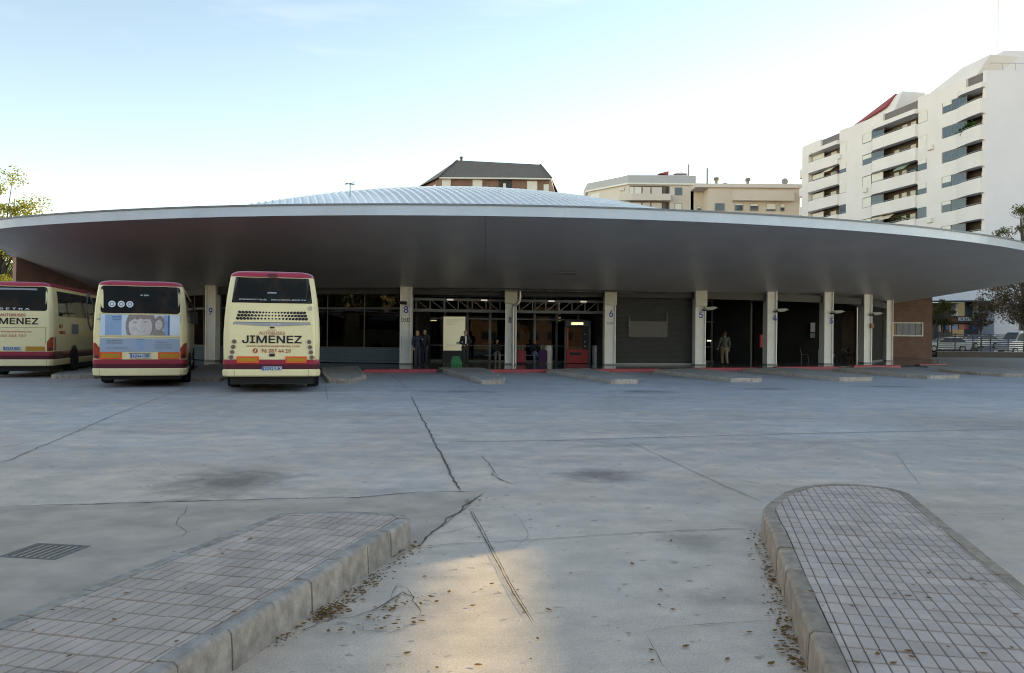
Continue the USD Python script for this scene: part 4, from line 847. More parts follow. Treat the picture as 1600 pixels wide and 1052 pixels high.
person('person in dark navy standing just right of the column numbered eight', feet(652, 570), .5, j, (M['cloth_navy'], M['cloth_navy'], M['shoe'], M['hair_blond']), 1.70, 'long')
person('tall dark-dressed person standing by the lit doorway', feet(664, 569), -.6, STAND, (M['cloth_black'], M['cloth_navy'], M['shoe'], M['hair_dark']), 1.78)
j = dict(STAND); j.update(kneel=(.10, -.16, .52), ankl=(.10, -.10, .10), kneer=(-.10, .0, .50), ankr=(-.11, .22, .12), elbl=(.27, .06, 1.14), handl=(.33, -.02, .92))
person('person in a dark green jacket and khaki trousers walking away', feet(1132, 571), math.pi - .1, j, (M['cloth_green'], M['cloth_khaki'], M['shoe'], M['hair_dark']), 1.80)
M['bench_metal'] = M['alu']
def bench(label, loc, rz, L):
    t = thing('bench', label, 'bench', loc, rz)
    for k in range(4): mb = MB(); mb.bbox(-L / 2, L / 2, -.20 + k * .10, -.115 + k * .10, .41, .445, .01); obj('seat_slat', mb.mesh, M['alu'], t)
    for x in (-L / 2 + .25, L / 2 - .25): mb = MB(); mb.tube([(x, -.2, 0), (x, -.15, .41)], .022, 6); mb.tube([(x, .2, 0), (x, .15, .41)], .022, 6); obj('leg', mb.mesh, M['steel'], t)
    return t
s1 = feet(776, 567.5); s1[1] += .45
bench('metal bench behind the column with the downpipe', s1, .1, 1.4)
person('seated person in black with grey trousers beside the downpipe column', s1, .1, SIT, (M['cloth_black'], M['cloth_grey'], M['shoe_pale'], M['hair_dark']), 1.7)
s2 = feet(832, 567.5); s2[1] += .45
bench('metal bench between the two suitcases', s2 + [-.35, 0, 0], .05, 1.7)
j = dict(SIT); j.update(kneel=(.0, -.46, .60), ankl=(.26, -.62, .25), toel=(.6, -1, -.2), kneer=(-.08, -.46, .50), ankr=(-.05, -.44, .085), handl=(.08, -.30, .72))
person('seated person with crossed legs in pale blue jeans between suitcases', s2 + [.12, 0, 0], .1, j, (M['cloth_black'], M['cloth_blue'], M['shoe_pale'], M['hair_blond']), 1.68, 'long')
s3 = feet(1306, 567); s3[1] += 1.2
def chair(label, loc, rz):
    t = thing('chair', label, 'chair', loc, rz, 'metal terrace chairs under the canopy')
    mb = MB(); mb.bbox(-.21, .21, -.21, .21, .43, .45, .008); obj('seat', mb.mesh, M['alu'], t)
    mb = MB(); mb.tube([(-.21, .2, .44), (-.22, .27, .82), (-.15, .29, .86), (.15, .29, .86), (.22, .27, .82), (.21, .2, .44)], .014, 6); obj('back_frame', mb.mesh, M['alu'], t)
    mb = MB(); mb.bbox(-.2, .2, .255, .275, .6, .8, .005); obj('backrest', mb.mesh, M['steel'], t)
    for x in (-.2, .2):
        for y in (-.19, .2): mb = MB(); mb.tube([(x, y, .44), (x * 1.15, y * 1.15, 0)], .014, 6); obj('leg', mb.mesh, M['alu'], t)
    return t
ch0 = chair('metal chair nearest the tall white post, seat turned left', feet(1268, 566) + [0, 1.2, 0], 1.2)
copy(ch0, feet(1277, 565.5) + [0, 1.6, 0], -1.9, 'metal chair just left of the column numbered three')
for k, (x, y, r, lab) in enumerate([(1318, 565.5, .3, 'first metal chair right of the seated grey-trousered person'), (1326, 564.5, 2.2, 'second metal chair right of the seated person, facing inward'), (1334, 564, -1.4, 'metal chair beside the round inner post'), (1341, 565, .9, 'metal chair nearest the sunlit column')]): copy(ch0, feet(x, y) + [0, 1.5, 0], r, lab)
copy(ch0, (s3[0], s3[1], PZ), .2, 'metal chair under the seated grey-trousered person')
person('seated person with grey trousers in the shade of the terrace', (s3[0], s3[1] - .0, PZ), .2, SIT, (M['cloth_black'], M['cloth_grey'], M['shoe'], M['hair_dark']), 1.7)
def table(label, loc):
    t = thing('table', label, 'table', loc); mb = MB(); mb.cyl(0, 0, .71, .735, .34, 20); obj('table_top', mb.mesh, M['alu'], t); mb = MB(); mb.cyl(0, 0, .03, .71, .03, 10); obj('stem', mb.mesh, M['steel'], t); mb = MB(); mb.cyl(0, 0, 0, .03, .22, 16); obj('base', mb.mesh, M['steel'], t); return t
table('round metal table left of the column numbered three', feet(1273, 564) + [0, 2.2, 0]); table('round metal table among the chairs of the terrace', feet(1330, 563.5) + [0, 2.4, 0])
def lamp(label, loc, w_, strength, col):
    t = thing('hall_lamp', label, 'lamp', loc); mb = MB(); mb.bbox(-w_, w_, -.09, .09, .02, .08, .01); obj('housing', mb.mesh, M['alu'], t); mb = MB(); mb.bbox(-w_ + .03, w_ - .03, -.07, .07, -.01, .018, .005); obj('tube', mb.mesh, emit('lamp_' + str(_used[('/World', 'hall_lamp')]), col, strength), t)
lamp('small lit yellowish lamp inside the hall left of the poster board', D(672, 501, 49.5), .42, 3.0, (1.0, .82, .35))
lamp('lit white lamp low inside the bay right of the column numbered five', D(1108, 533, 50.0), .14, .8, (1.0, .95, .8))
# luggage
def suitcase(label, loc, rz, mt, w=.46, hh=.68, d=.27):
    t = thing('suitcase', label, 'suitcase', loc, rz); mb = MB(); mb.bbox(-w / 2, w / 2, -d / 2, d / 2, .06, hh, .05); obj('shell', mb.mesh, mt, t)
    for k in range(5): mb = MB(); x = -w / 2 + w * (k + .5) / 5; mb.bbox(x - .02, x + .02, -d / 2 - .008, -d / 2 + .01, .12, hh - .06, .006); obj('rib', mb.mesh, mt, t)
    mb = MB(); mb.tube([(-.1, d / 2 - .05, hh), (-.1, d / 2 - .05, hh + .26), (.1, d / 2 - .05, hh + .26), (.1, d / 2 - .05, hh)], .012, 6); obj('handle', mb.mesh, M['steel'], t)
    for sx in (-1, 1): mb = MB(); mb.tube([(sx * (w / 2 - .07), -.02, .04), (sx * (w / 2 - .03), -.02, .04)], .04, 10); obj('wheel', mb.mesh, M['rubber'], t)
    return t
suitcase('red suitcase standing right of the downpipe column', feet(814, 569), .1, mat('case_red', (.20, .015, .03), .5), .5, .72)
suitcase('purple suitcase standing beside the pale litter cylinder', feet(848, 568.5), -.2, M['cloth_purple'], .46, .75)
t = thing('bag', 'green shopping bag on the floor by the poster board', 'bag', feet(713, 571), .1)
mb = MB(); mb.hull([(-.26, -.14, 0), (.26, -.14, 0), (-.26, .14, 0), (.26, .14, 0), (-.29, -.16, .12), (.30, -.15, .10), (-.20, -.10, .44), (.14, -.10, .46), (-.19, .10, .43), (.14, .09, .46)]); obj('sack', mb.mesh, mat('bag_green', (.02, .16, .055), .55, .2, 12), t)
mb = MB(); mb.tube([(-.1, 0, .44), (-.08, 0, .62), (.04, 0, .64), (.08, 0, .45)], .016, 6); obj('handle', mb.mesh, M['cloth_black'], t)
# poster board, vending machine, litter cylinders, call point
p = feet(708, 569.5); t = thing('poster_board', 'tall pale backlit timetable board in a dark frame', 'poster board', p + [0, .7, 0], .0)
mb = MB(); mb.bbox(-.62, .62, -.02, .10, .05, 2.52, .02); obj('frame', mb.mesh, M['black'], t)
mb = MB(); mb.box(-.57, .57, -.032, -.022, .70, 2.47)
M['backlit'] = usdkit.material(stage, '/World/Looks/backlit', {'p': ('principled_bsdf', {'base_color': (.64, .60, .43), 'roughness': .25, 'emission_color': (.80, .74, .50), 'emission_strength': .05})}, [], surface='p.BSDF')
sh = obj('sheet', mb.mesh, M['backlit'], t)
for i, (tx, x, z, hgt) in enumerate([('HORARIOS DE AUTOBUSES', -.42, 2.28, .05), ('VALENCIA  8:00  10:30', -.42, 2.19, .04), ('DENIA  9:15  12:00', -.42, 2.11, .04), ('ALICANTE', -.42, 2.03, .04), ('INFORMACIÓN', -.40, .96, .045)]):
    m = meshkit.text_mesh(tx, hgt, .003, False); V = np.array(m.vertices); mb = MB(); mb.add(np.c_[x + V[:, 0], -.033 - V[:, 2], z + V[:, 1]], m.faces); obj('lettering', mb.mesh, M['grey_ink'], sh)
mb = MB(); mb.box(.12, .38, -.037, -.032, 1.02, 1.16); obj('logo_box', mb.mesh, M['grey_ink'], sh)
for sx in (-1, 1): mb = MB(); mb.box(sx * .5 - .03, sx * .5 + .03, -.02, .12, 0, .05); obj('foot', mb.mesh, M['steel'], t)
p = feet(903, 568.5); t = thing('vending_machine', 'red vending machine with lit header and glass front', 'vending machine', p + [0, .4, 0], -.05)
mb = MB(); mb.bbox(-.72, -.62, -.1, .75, 0, 2.35, .01); mb.bbox(.60, .72, -.1, .75, 0, 2.35, .01); mb.bbox(-.72, .72, -.1, .75, 2.05, 2.38, .01); mb.box(-.62, .6, .6, .75, 0, 2.05); obj('cabinet', mb.mesh, mat('vend_grey', (.10, .10, .105), .4), t)
M['vend_red'] = mat('vend_red', (.42, .02, .02), .35, .05, 3)
mb = MB(); mb.bbox(-.61, .59, -.12, .6, .02, .78, .01); obj('lower_panel', mb.mesh, M['vend_red'], t)
mb = MB(); mb.box(-.44, .2, -.13, -.118, .46, .62); obj('pickup_slot', mb.mesh, M['black'], t)
mb = MB(); mb.bbox(-.61, -.50, -.12, .2, .78, 2.0, .01); obj('side_trim', mb.mesh, mat('vend_orange', (.5, .09, .02), .4), t)
mb = MB(); mb.bbox(.26, .59, -.12, .6, .78, 2.04, .01); cpn = obj('coin_panel', mb.mesh, M['black'], t)
for z in (1.62, 1.2, .95): mb = MB(); mb.tube([(.4, -.125, z), (.4, -.14, z)], .035, 10); obj('button', mb.mesh, M['white_col'], cpn)
mb = MB(); mb.box(-.5, .26, -.05, -.04, .78, 2.0); obj('glass_front', mb.mesh, M['pane_dark'], t)
cols = [mat(f'snack_{i}', c, .5) for i, c in enumerate([(.4, .3, .05), (.1, .2, .4), (.35, .05, .04), (.2, .3, .2), (.4, .4, .38)])]
for r_ in range(5):
    mb = MB(); mb.box(-.5, .26, .0, .5, .86 + r_ * .22, .88 + r_ * .22); obj('shelf', mb.mesh, M['alu'], t)
    for k in range(6): mb = MB(); x = -.46 + k * .12; mb.bbox(x, x + .085, .02, .2, .882 + r_ * .22, .882 + r_ * .22 + rnd.uniform(.11, .16), .01); obj('snack', mb.mesh, cols[rnd.randrange(5)], t)
mb = MB(); mb.bbox(-.35, .3, -.125, -.1, 2.13, 2.27, .01); obj('lit_header', mb.mesh, emit('header_light', (1.0, .85, .40), .42), t)
def litter(label, loc, hgt):
    t = thing('litter_bin', label, 'litter bin', loc); mb = MB(); mb.tm(revolve([(0, 0), (.19, 0), (.21, .02), (.23, hgt - .04), (.22, hgt), (.19, hgt), (.17, hgt - .06), (0, hgt - .06)], 18)); obj('drum', mb.mesh, M['white_col'], t, 30); mb = MB(); mb.tm(revolve([(.235, hgt - .1), (.245, hgt - .1), (.245, hgt - .06), (.235, hgt - .06)], 18)); obj('rim', mb.mesh, M['alu'], t); return t
litter('pale litter cylinder right of the purple suitcase', feet(857, 568), .98); litter('pale litter cylinder between vending machine and column six', feet(931, 568), 1.0)
p = feet(1194.5, 568.5); t = thing('fire_point', 'red box on a pale post beside the column numbered four', 'fire box', p, 0)
mb = MB(); mb.bbox(.0, .13, -.05, .05, 0, 1.72, .01); obj('post', mb.mesh, M['white_col'], t); mb = MB(); mb.bbox(-.30, -.01, -.12, .1, .95, 1.7, .02); obj('red_box', mb.mesh, M['vend_red'], t)
p = feet(1280, 567); t = thing('post', 'short white post left of the column numbered three', 'post', p); mb = MB(); mb.cyl(0, 0, 0, .78, .07, 12); obj('shaft', mb.mesh, M['white_col'], t); mb = MB(); mb.cyl(0, 0, .78, .82, .08, 12); obj('cap', mb.mesh, M['steel'], t)
p = D(1271, 513, 53.5); t = thing('wall_notice', 'pale notice sheets on the brown wall left of column three', 'notice', (p[0], p[1], 0)); 
mb = MB(); mb.bbox(-.2, .22, -.03, 0, p[2] - .25, p[2] + .35, .005); obj('upper_sheet', mb.mesh, M['white_col'], t); mb = MB(); mb.bbox(-.22, .18, -.03, 0, p[2] - .62, p[2] - .3, .005); obj('lower_sheet', mb.mesh, M['grey_ink'], t)

# drain in the forecourt
a, b, c_, d_ = G(8, 870), G(84, 874), G(118, 853), G(46, 851)
u = (b - a) / np.linalg.norm(b - a); wv = np.array([-u[1], u[0]]); ln = np.linalg.norm(b - a); dp = abs((d_ - a) @ wv)
t = thing('drain_grate', 'rusty iron drain grate set in the concrete', 'drain grate', (a[0], a[1], 0), math.atan2(u[1], u[0]))
mb = MB(); mb.quad((0, 0, .002), (ln, 0, .002), (ln, dp, .002), (0, dp, .002)); obj('pit', mb.mesh, M['black'], t)
M['iron'] = mat('iron', (.17, .15, .13), .7, .3, 20)
mb = MB(); mb.bbox(-.03, ln + .03, -.03, 0, -.01, .008, .003); mb.bbox(-.03, ln + .03, dp, dp + .03, -.01, .008, .003); mb.bbox(-.03, 0, 0, dp, -.01, .008, .003); mb.bbox(ln, ln + .03, 0, dp, -.01, .008, .003); obj('frame', mb.mesh, M['iron'], t)
nb = 7
for k in range(nb): mb = MB(); x = ln * (k + .5) / nb; mb.bbox(x - .008, x + .008, 0, dp, .0, .012, .003); obj('bar', mb.mesh, M['iron'], t)

# fallen leaves
def leaf_mesh(pts, smin, smax):
    mb = MB()
    for x, y, z in pts:
        s = rnd.uniform(smin, smax); a = rnd.uniform(0, 6.28); c, sn = math.cos(a), math.sin(a); lift = rnd.uniform(.1, .5) * s
        o = [(-.5, 0, .1), (-.2, .28, .25), (.2, .25, .3), (.55, 0, .5), (.2, -.25, .2), (-.2, -.28, .1)]
        v = [(x + (p * c - q * sn) * s, y + (p * sn + q * c) * s, z + .006 + r * lift * rnd.uniform(.3, 1)) for p, q, r in o]
        mb.add(v, [(0, 1, 2), (0, 2, 3), (0, 3, 4), (0, 4, 5)])
    return mb
M['leaf_dry'] = leafmat('leaf_dry', (.26, .16, .07), (.70, .58, .30))
pts = []
for px0, py0, px1, py1, n, sp in [(1183, 832, 1240, 985, 150, .045), (1235, 975, 1262, 1050, 70, .05), (500, 968, 590, 905, 60, .05), (500, 965, 530, 950, 60, .04), (620, 868, 660, 853, 30, .05), (380, 1010, 500, 968, 30, .04), (735, 795, 750, 780, 20, .06), (590, 960, 665, 935, 28, .05), (540, 985, 650, 970, 22, .06)]:
    for _ in range(n):
        f = rnd.random(); g = G(px0 + (px1 - px0) * f, py0 + (py1 - py0) * f); pts.append((g[0] + rnd.gauss(0, sp), g[1] + rnd.gauss(0, sp), .002 + abs(rnd.gauss(0, .008))))
for _ in range(42):
    g = G(rnd.uniform(560, 1230), rnd.uniform(830, 1050)); pts.append((g[0], g[1], .003))
for _ in range(26):
    g = G(rnd.uniform(0, 1600), rnd.uniform(640, 830)); pts.append((g[0], g[1], .003))
pts = [p for p in pts if not (left_poly.contains(Point(p[:2])) or right_poly.contains(Point(p[:2])))]
for _ in range(42):
    g = G(rnd.uniform(0, 620), rnd.uniform(800, 1050), .2)
    if left_poly.contains(Point(g)): pts.append((g[0], g[1], .202))
for _ in range(34):
    g = G(rnd.uniform(1200, 1600), rnd.uniform(760, 1050), .2)
    if right_poly.contains(Point(g)): pts.append((g[0], g[1], .202))
lv = leaf_mesh(pts, .016, .046); tag(obj('fallen_leaves', lv.mesh, M['leaf_dry']), 'dry yellow and brown leaves scattered on concrete and kerbs', 'leaves', None, 'stuff')
pts = []
for px0, py0, px1, py1, n in [(495, 970, 640, 860, 260), (1185, 830, 1262, 1050, 260), (380, 1020, 500, 968, 60)]:
    for _ in range(n):
        f = rnd.random(); g = G(px0 + (px1 - px0) * f, py0 + (py1 - py0) * f); pts.append((g[0] + rnd.gauss(0, .05), g[1] + rnd.gauss(0, .05), 0))
mb = MB()
for x, y, z in pts:
    if left_poly.contains(Point(x, y)) or right_poly.contains(Point(x, y)): continue
    s = rnd.uniform(.003, .009); mb.add(trimesh.creation.icosahedron().vertices * [s, s * rnd.uniform(.6, 1), s * .5] + [x, y, s * .4], trimesh.creation.icosahedron().faces)
tag(obj('gutter_grit', mb.mesh, mat('grit', (.22, .195, .16), .9, .45, 30)), 'grit and small stones gathered along the kerbs', 'grit', None, 'stuff')

# ------------------------------------------------------------------ background buildings
M['white_render'] = mat('white_render', (.62, .585, .565), .85, .06, .25, bump=.1)
M['white_flank'] = mat('white_flank', (.58, .565, .60), .85, .05, .15)
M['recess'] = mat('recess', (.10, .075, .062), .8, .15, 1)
M['louvre_brown'] = mat('louvre_brown', (.13, .115, .11), .7, .1, 2)
M['roller'] = mat('roller', (.60, .58, .53), .6, .06, 2)
M['far_glass'] = usdkit.material(stage, '/World/Looks/far_glass', {'p': ('principled_bsdf', {'base_color': (.035, .05, .065), 'roughness': .06, 'specular_ior_level': .8})}, [], surface='p.BSDF')
M['far_frame'] = mat('far_frame', (.22, .21, .20), .5)
M['roof_red'] = mat('roof_red', (.24, .05, .055), .8, .15, 2)
M['leaf_plant'] = leafmat('leaf_plant', (.05, .10, .02), (.16, .22, .06)); M['awning_green'] = mat('awning_green', (.16, .22, .17), .8); M['awning_sand'] = mat('awning_sand', (.50, .42, .30), .8)
M['rail'] = mat('rail', (.28, .28, .28), .4)
wa = thing('apartment_building', 'tall white apartment block with long curved balconies at right', 'building')
O = np.array([53.0, 93.5]); Wv = np.array([-7.0, 36.5]); Wv /= np.linalg.norm(Wv); Nv = np.array([-Wv[1], Wv[0]])  # along facade, outward
def S_of(px):
    k = level(px, 400)[0] / F; # O+s*Wv on the ray X=k*Y
    return (k * O[1] - O[0]) / (Wv[0] - k * Wv[1])
def wl(v):  # local: x along the facade, y out of it, z up
    return np.c_[O[0] + v[:, 0] * Wv[0] + v[:, 1] * Nv[0], O[1] + v[:, 0] * Wv[1] + v[:, 1] * Nv[1], v[:, 2]]
sp = {p: S_of(p) for p in (1252, 1262, 1273, 1281, 1310, 1321, 1346, 1360, 1378, 1432, 1447, 1470, 1485, 1493, 1507, 1533, 1537)}
SL = sp[1252]; ZW = 32.0; DEP = 1.5
def wbox(x0, x1, y0, y1, z0, z1, mt, nm, parent=wa, b=None):
    mb = MB(); x0, x1 = min(x0, x1), max(x0, x1); mb.box(x0, x1, y0, y1, z0, z1) if b is None else mb.bbox(x0, x1, y0, y1, z0, z1, b); return part(parent, nm, mb, mt, wl)
# flank and core: footprint polygon extruded
bd = math.tan(SUN_AZ)
def footprint(pts, z1, mt, nm, parent): mb = MB(); mb.prism(Polygon(pts), 0, z1); return obj(nm, mb.mesh, mt, parent)
W2 = lambda s, d: tuple(O + Wv * s + Nv * d)
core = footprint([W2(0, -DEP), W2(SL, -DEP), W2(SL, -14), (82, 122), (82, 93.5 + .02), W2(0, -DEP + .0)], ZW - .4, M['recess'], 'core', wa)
footprint([(53.0, 93.5), (82.0, 93.5), (82.0, 93.9), (53.3, 93.9)], ZW, M['white_flank'], 'flank_wall', wa)
fl = [k for k in range(10)]
zt = lambda k: 28.85 - 2.98 * k            # top of parapet k
solid = [(0, sp[1533] if False else 0.35), (sp[1507], sp[1447]) , (sp[1432] , sp[1378] + 0), ]
def front(x0, x1, top=ZW): wbox(x0, x1, -DEP, 0, 0, top, M['white_render'], 'wall_strip')
front(.0, .45)
front(sp[1470] + .0, sp[1447]); front(sp[1346], sp[1321]); front(sp[1262], SL)
def window(x0, x1, z0, z1, y, shut, parent=wa):
    w_ = wbox(x0, x1, y - .12, y - .04, z0, z1, M['far_frame'], 'window', parent)
    wbox(x0 + .06, (x0 + x1) / 2 - .03, y - .06, y - .025, z0 + .05, z1 - .05, M['far_glass'], 'pane', w_); wbox((x0 + x1) / 2 + .03, x1 - .06, y - .06, y - .025, z0 + .05, z1 - .05, M['far_glass'], 'pane', w_)
    if shut > 0: wbox(x0 + .04, x1 - .04, y - .03, y - .005, z1 - (z1 - z0) * shut, z1, M['roller'], 'roller_blind', w_)
shr = [.35, 0, 0, .55, .3, .8, .4, .6, .2, .5]
for k in fl:
    z = zt(k); zo = z + 1.2                      # opening z .. zo
    if k > 0: pass
    # corner module: rounded parapet, recess, glazed bay
    x0, x1 = .0, sp[1493]
    n = 9; xs = np.linspace(x0, x1, n); out = [(.62 * (1 - (i / (n - 1)) ** 2.2)) for i in range(n)]
    poly = Polygon([(x, o + .02) for x, o in zip(xs, out)] + [(x1, -.5), (x0, -.5)])
    mb = MB(); mb.prism(poly, z - 1.65, z); part(wa, 'balcony_parapet', mb, M['white_render'], wl)
    mb = MB(); pl_ = [(x, o * .9, z + .16) for x, o in zip(xs, out)]; mb.tube(pl_, .03, 5); part(wa, 'balcony_rail', mb, M['rail'], wl)
    wbox(sp[1493], sp[1470], -DEP, 0, z - 1.65, z, M['white_render'], 'spandrel')
    window(sp[1485], sp[1470] - .1, z + .0, z + 1.3, -.0, shr[k]); window(sp[1507], sp[1485] - .05, z + .0, z + 1.3, -.05, 0)
    window(.9, .9 + 1.3, z - 1.0, z + 1.1, -DEP + .15, .35 if k % 2 else .5)
    # middle module
    x0, x1 = sp[1432], sp[1360]
    poly = Polygon([(x0, .30), (x1 - 1.2, .62), (x1, .02), (x1, -.5), (x0, -.5)]); mb = MB(); mb.prism(poly, z - 1.6, z - .05); part(wa, 'balcony_parapet', mb, M['white_render'], wl)
    mb = MB(); mb.tube([(x0, .25, z + .12), (x1 - 1.2, .56, z + .12), (x1, 0, z + .12)], .03, 5); part(wa, 'balcony_rail', mb, M['rail'], wl)
    wbox(sp[1360], sp[1346], -DEP, 0, z - 1.6, z - .05, M['white_render'], 'spandrel'); wbox(sp[1447], sp[1432], -DEP, 0, z - 1.75, z - .10, M['white_render'], 'spandrel')
    window(sp[1447] + .05, sp[1432] - .05, z - .1, z + 1.3, -.02, [.95, 1, .4, .5, 0, .6, .3, .9, .2, .5][k]); window(sp[1360], sp[1346] - .05, z - .05, z + 1.3, -.02, [.9, .4, 1, .95, .6, .3, 1, .5, .2, 0][k]); window(sp[1378], sp[1360] - .05, z - .05, z + 1.3, -.06, [0, 0, .8, 0, .2, .5, 0, .9, .4, 0][k])
    L_ = sp[1378] - sp[1432]
    for i, f in enumerate((.08, .30, .55, .78)): window(sp[1432] + L_ * f, sp[1432] + L_ * (f + .15), z - 1.1, z + 1.0, -DEP + .15, [.3, .8, .5, .0][(i + k) % 4])
    # far module
    x0, x1 = sp[1310], sp[1262]; poly = Polygon([(x0, .30), (x1 - 1.0, .60), (x1, .02), (x1, -.5), (x0, -.5)]); mb = MB(); mb.prism(poly, z - 1.6, z - .05); part(wa, 'balcony_parapet', mb, M['white_render'], wl)
    mb = MB(); mb.tube([(x0, .25, z + .12), (x1 - 1.0, .54, z + .12), (x1, 0, z + .12)], .03, 5); part(wa, 'balcony_rail', mb, M['rail'], wl)
    wbox(sp[1321], sp[1310], -DEP, 0, z - 1.75, z - .10, M['white_render'], 'spandrel'); window(sp[1321] + .05, sp[1310] - .05, z - .1, z + 1.3, -.02, [1, .6, .95, 0, .5, .3, 1, .6, .4, .2][k])
    window(sp[1281] + .1, sp[1262] - .2, z - .2, z + 1.2, -DEP + .9, [.9, .5, .9, .8, .9, .4, .9, .9, .3, .7][k])
    L_ = sp[1281] - sp[1310]
    for i, f in enumerate((.12, .58)): window(sp[1310] + L_ * f, sp[1310] + L_ * (f + .3), z - 1.1, z + 1.0, -DEP + .15, [.6, .9, .2, .95][(i + k) % 4])
    # small rounded balcony past the far end
    mb = MB(); mb.cyl(0, 0, z - 1.6, z - .3, 1.5, 18); part(wa, 'balcony_parapet', mb.map(lambda v: v + [SL + .6, -1.6, 0]), M['white_render'], wl)
for x0, x1 in ((.0, sp[1493]), (sp[1432], sp[1360]), (sp[1310], sp[1262])):
    poly = Polygon([(x0, .45), (x1 - 1.2, .55), (x1, .0), (x1, -1.4), (x0, -1.4)]); mb = MB(); mb.prism(poly, zt(0) + 1.28, zt(0) + 1.85); part(wa, 'cornice', mb, M['white_render'], wl)
wbox(.46, sp[1507], -.5, -.3, zt(0) + 1.9, ZW + .0, M['louvre_brown'], 'louvre_screen'); wbox(sp[1432] + .02, sp[1378], -.5, -.3, zt(0) + 1.9, ZW - .1, M['louvre_brown'], 'louvre_screen'); wbox(sp[1310] + .02, sp[1281], -.5, -.3, zt(0) + 1.9, ZW - .1, M['louvre_brown'], 'louvre_screen')
wbox(sp[1507], sp[1470], -DEP, -.0, zt(0) + 1.3, ZW, M['white_render'], 'wall_strip'); wbox(sp[1378], sp[1346], -DEP, 0, zt(0) + 1.3, ZW, M['white_render'], 'wall_strip'); wbox(sp[1447], sp[1432], -DEP, 0, zt(0) + 1.3, ZW + .1, M['white_render'], 'wall_strip'); wbox(sp[1321], sp[1310], -DEP, 0, zt(0) + 1.3, ZW + .1, M['white_render'], 'wall_strip'); wbox(sp[1281], sp[1262], -DEP, 0, zt(0) + 1.3, ZW, M['white_render'], 'wall_strip')
# things kept on the balconies
lr = np.random.default_rng(77)
for k, s_, n_l in ((1, sp[1493] * .55, 130), (4, sp[1432] + 3.0, 60)):
    mb = MB()
    for _ in range(n_l):
        c_ = np.array([s_, .1, zt(k) + .35]) + lr.normal(0, 1, 3) * [.8, .22, .28]; a_, b_ = lr.normal(0, .12, 3), lr.normal(0, .08, 3); mb.quad(c_ - a_, c_ + b_, c_ + a_, c_ - b_)
    part(wa, 'balcony_plant', mb, M['leaf_plant'], wl)
for s_, k in ((sp[1447] - 1.2, 1), (sp[1447] - 1.2, 4), (sp[1346] - 1.4, 2), (sp[1346] - 1.0, 5), (sp[1321] + 1.2, 0)):
    z = zt(k) - .9; wbox(s_, s_ + .85, 0, .32, z, z + .6, M['roller'], 'cooler_unit', wa, .03)
for s_, k, mt_ in ((sp[1432] + 1.5, 2, 'awning_green'), (sp[1310] + 1.0, 1, 'awning_sand'), (sp[1432] + 4.5, 4, 'awning_sand')):
    mb = MB(); z = zt(k) + 1.2; mb.hull([(s_, .0, z), (s_ + 2.2, .0, z), (s_, .75, z - .45), (s_ + 2.2, .75, z - .45), (s_, .75, z - .6), (s_ + 2.2, .75, z - .6)]); part(wa, 'awning', mb, M[mt_], wl)
# roof forms
mb = MB(); s0, s1 = sp[1507], sp[1432] - .5; mb.hull([(s0, -1, ZW - .1), (s1 + 2, -1, ZW - .1), (s0, -6, ZW - .1), (s1 + 2, -6, ZW - .1), (s0 - .8, -2.5, ZW + 2.7), (s0 + 3.6, -2.5, ZW + 2.6), (s0 - .8, -6, ZW + 2.7), (s0 + 3.6, -6, ZW + 2.6)]); part(wa, 'roof_house', mb, M['white_render'], wl)
mb = MB(); s0, s1 = sp[1378] - .4, sp[1321] + 2; mb.hull([(s0, -1.2, ZW - .1), (s1, -1.2, ZW - .1), (s0, -6, ZW - .1), (s1, -6, ZW - .1), (s0, -2.6, ZW + 3.0), (s0 + 1.2, -2.6, ZW + 2.9), (s0, -6, ZW + 3.0), (s0 + 1.2, -6, ZW + 2.9)]); part(wa, 'roof_house', mb, M['white_render'], wl)
mb = MB(); mb.hull([(s0 + 1.25, -2.4, ZW + 2.98), (s1 + .1, -1.0, ZW - .02), (s0 + 1.25, -6, ZW + 2.98), (s1 + .1, -6, ZW - .02), (s0 + 1.25, -2.4, ZW + 2.86), (s1 + .1, -1.0, ZW - .1), (s0 + 2.0, -1.3, ZW + 1.3)]); part(wa, 'tiled_slope', mb, M['roof_red'], wl)
mb = MB(); mb.prism(Polygon([(57, 97), (78, 97), (78, 110), (57, 110)]), ZW - .5, ZW + 3.4); obj('roof_house', mb.mesh, M['white_flank'], wa)
for x in (55.0, 56.5, 58): mb = MB(); mb.tube([(x, 93.8, ZW), (x, 93.8, ZW + .9)], .03, 5); obj('roof_rail', mb.mesh, M['rail'], wa)
mb = MB(); mb.tube([(53.6, 93.8, ZW + .9), (60, 93.8, ZW + .9)], .03, 5); obj('roof_rail', mb.mesh, M['rail'], wa)
p = D(1559, 90, 99); mb = MB(); mb.tube([(p[0], p[1], ZW), (p[0], p[1], ZW + 12)], .07, 6); obj('mast', mb.mesh, M['white_col'], wa)
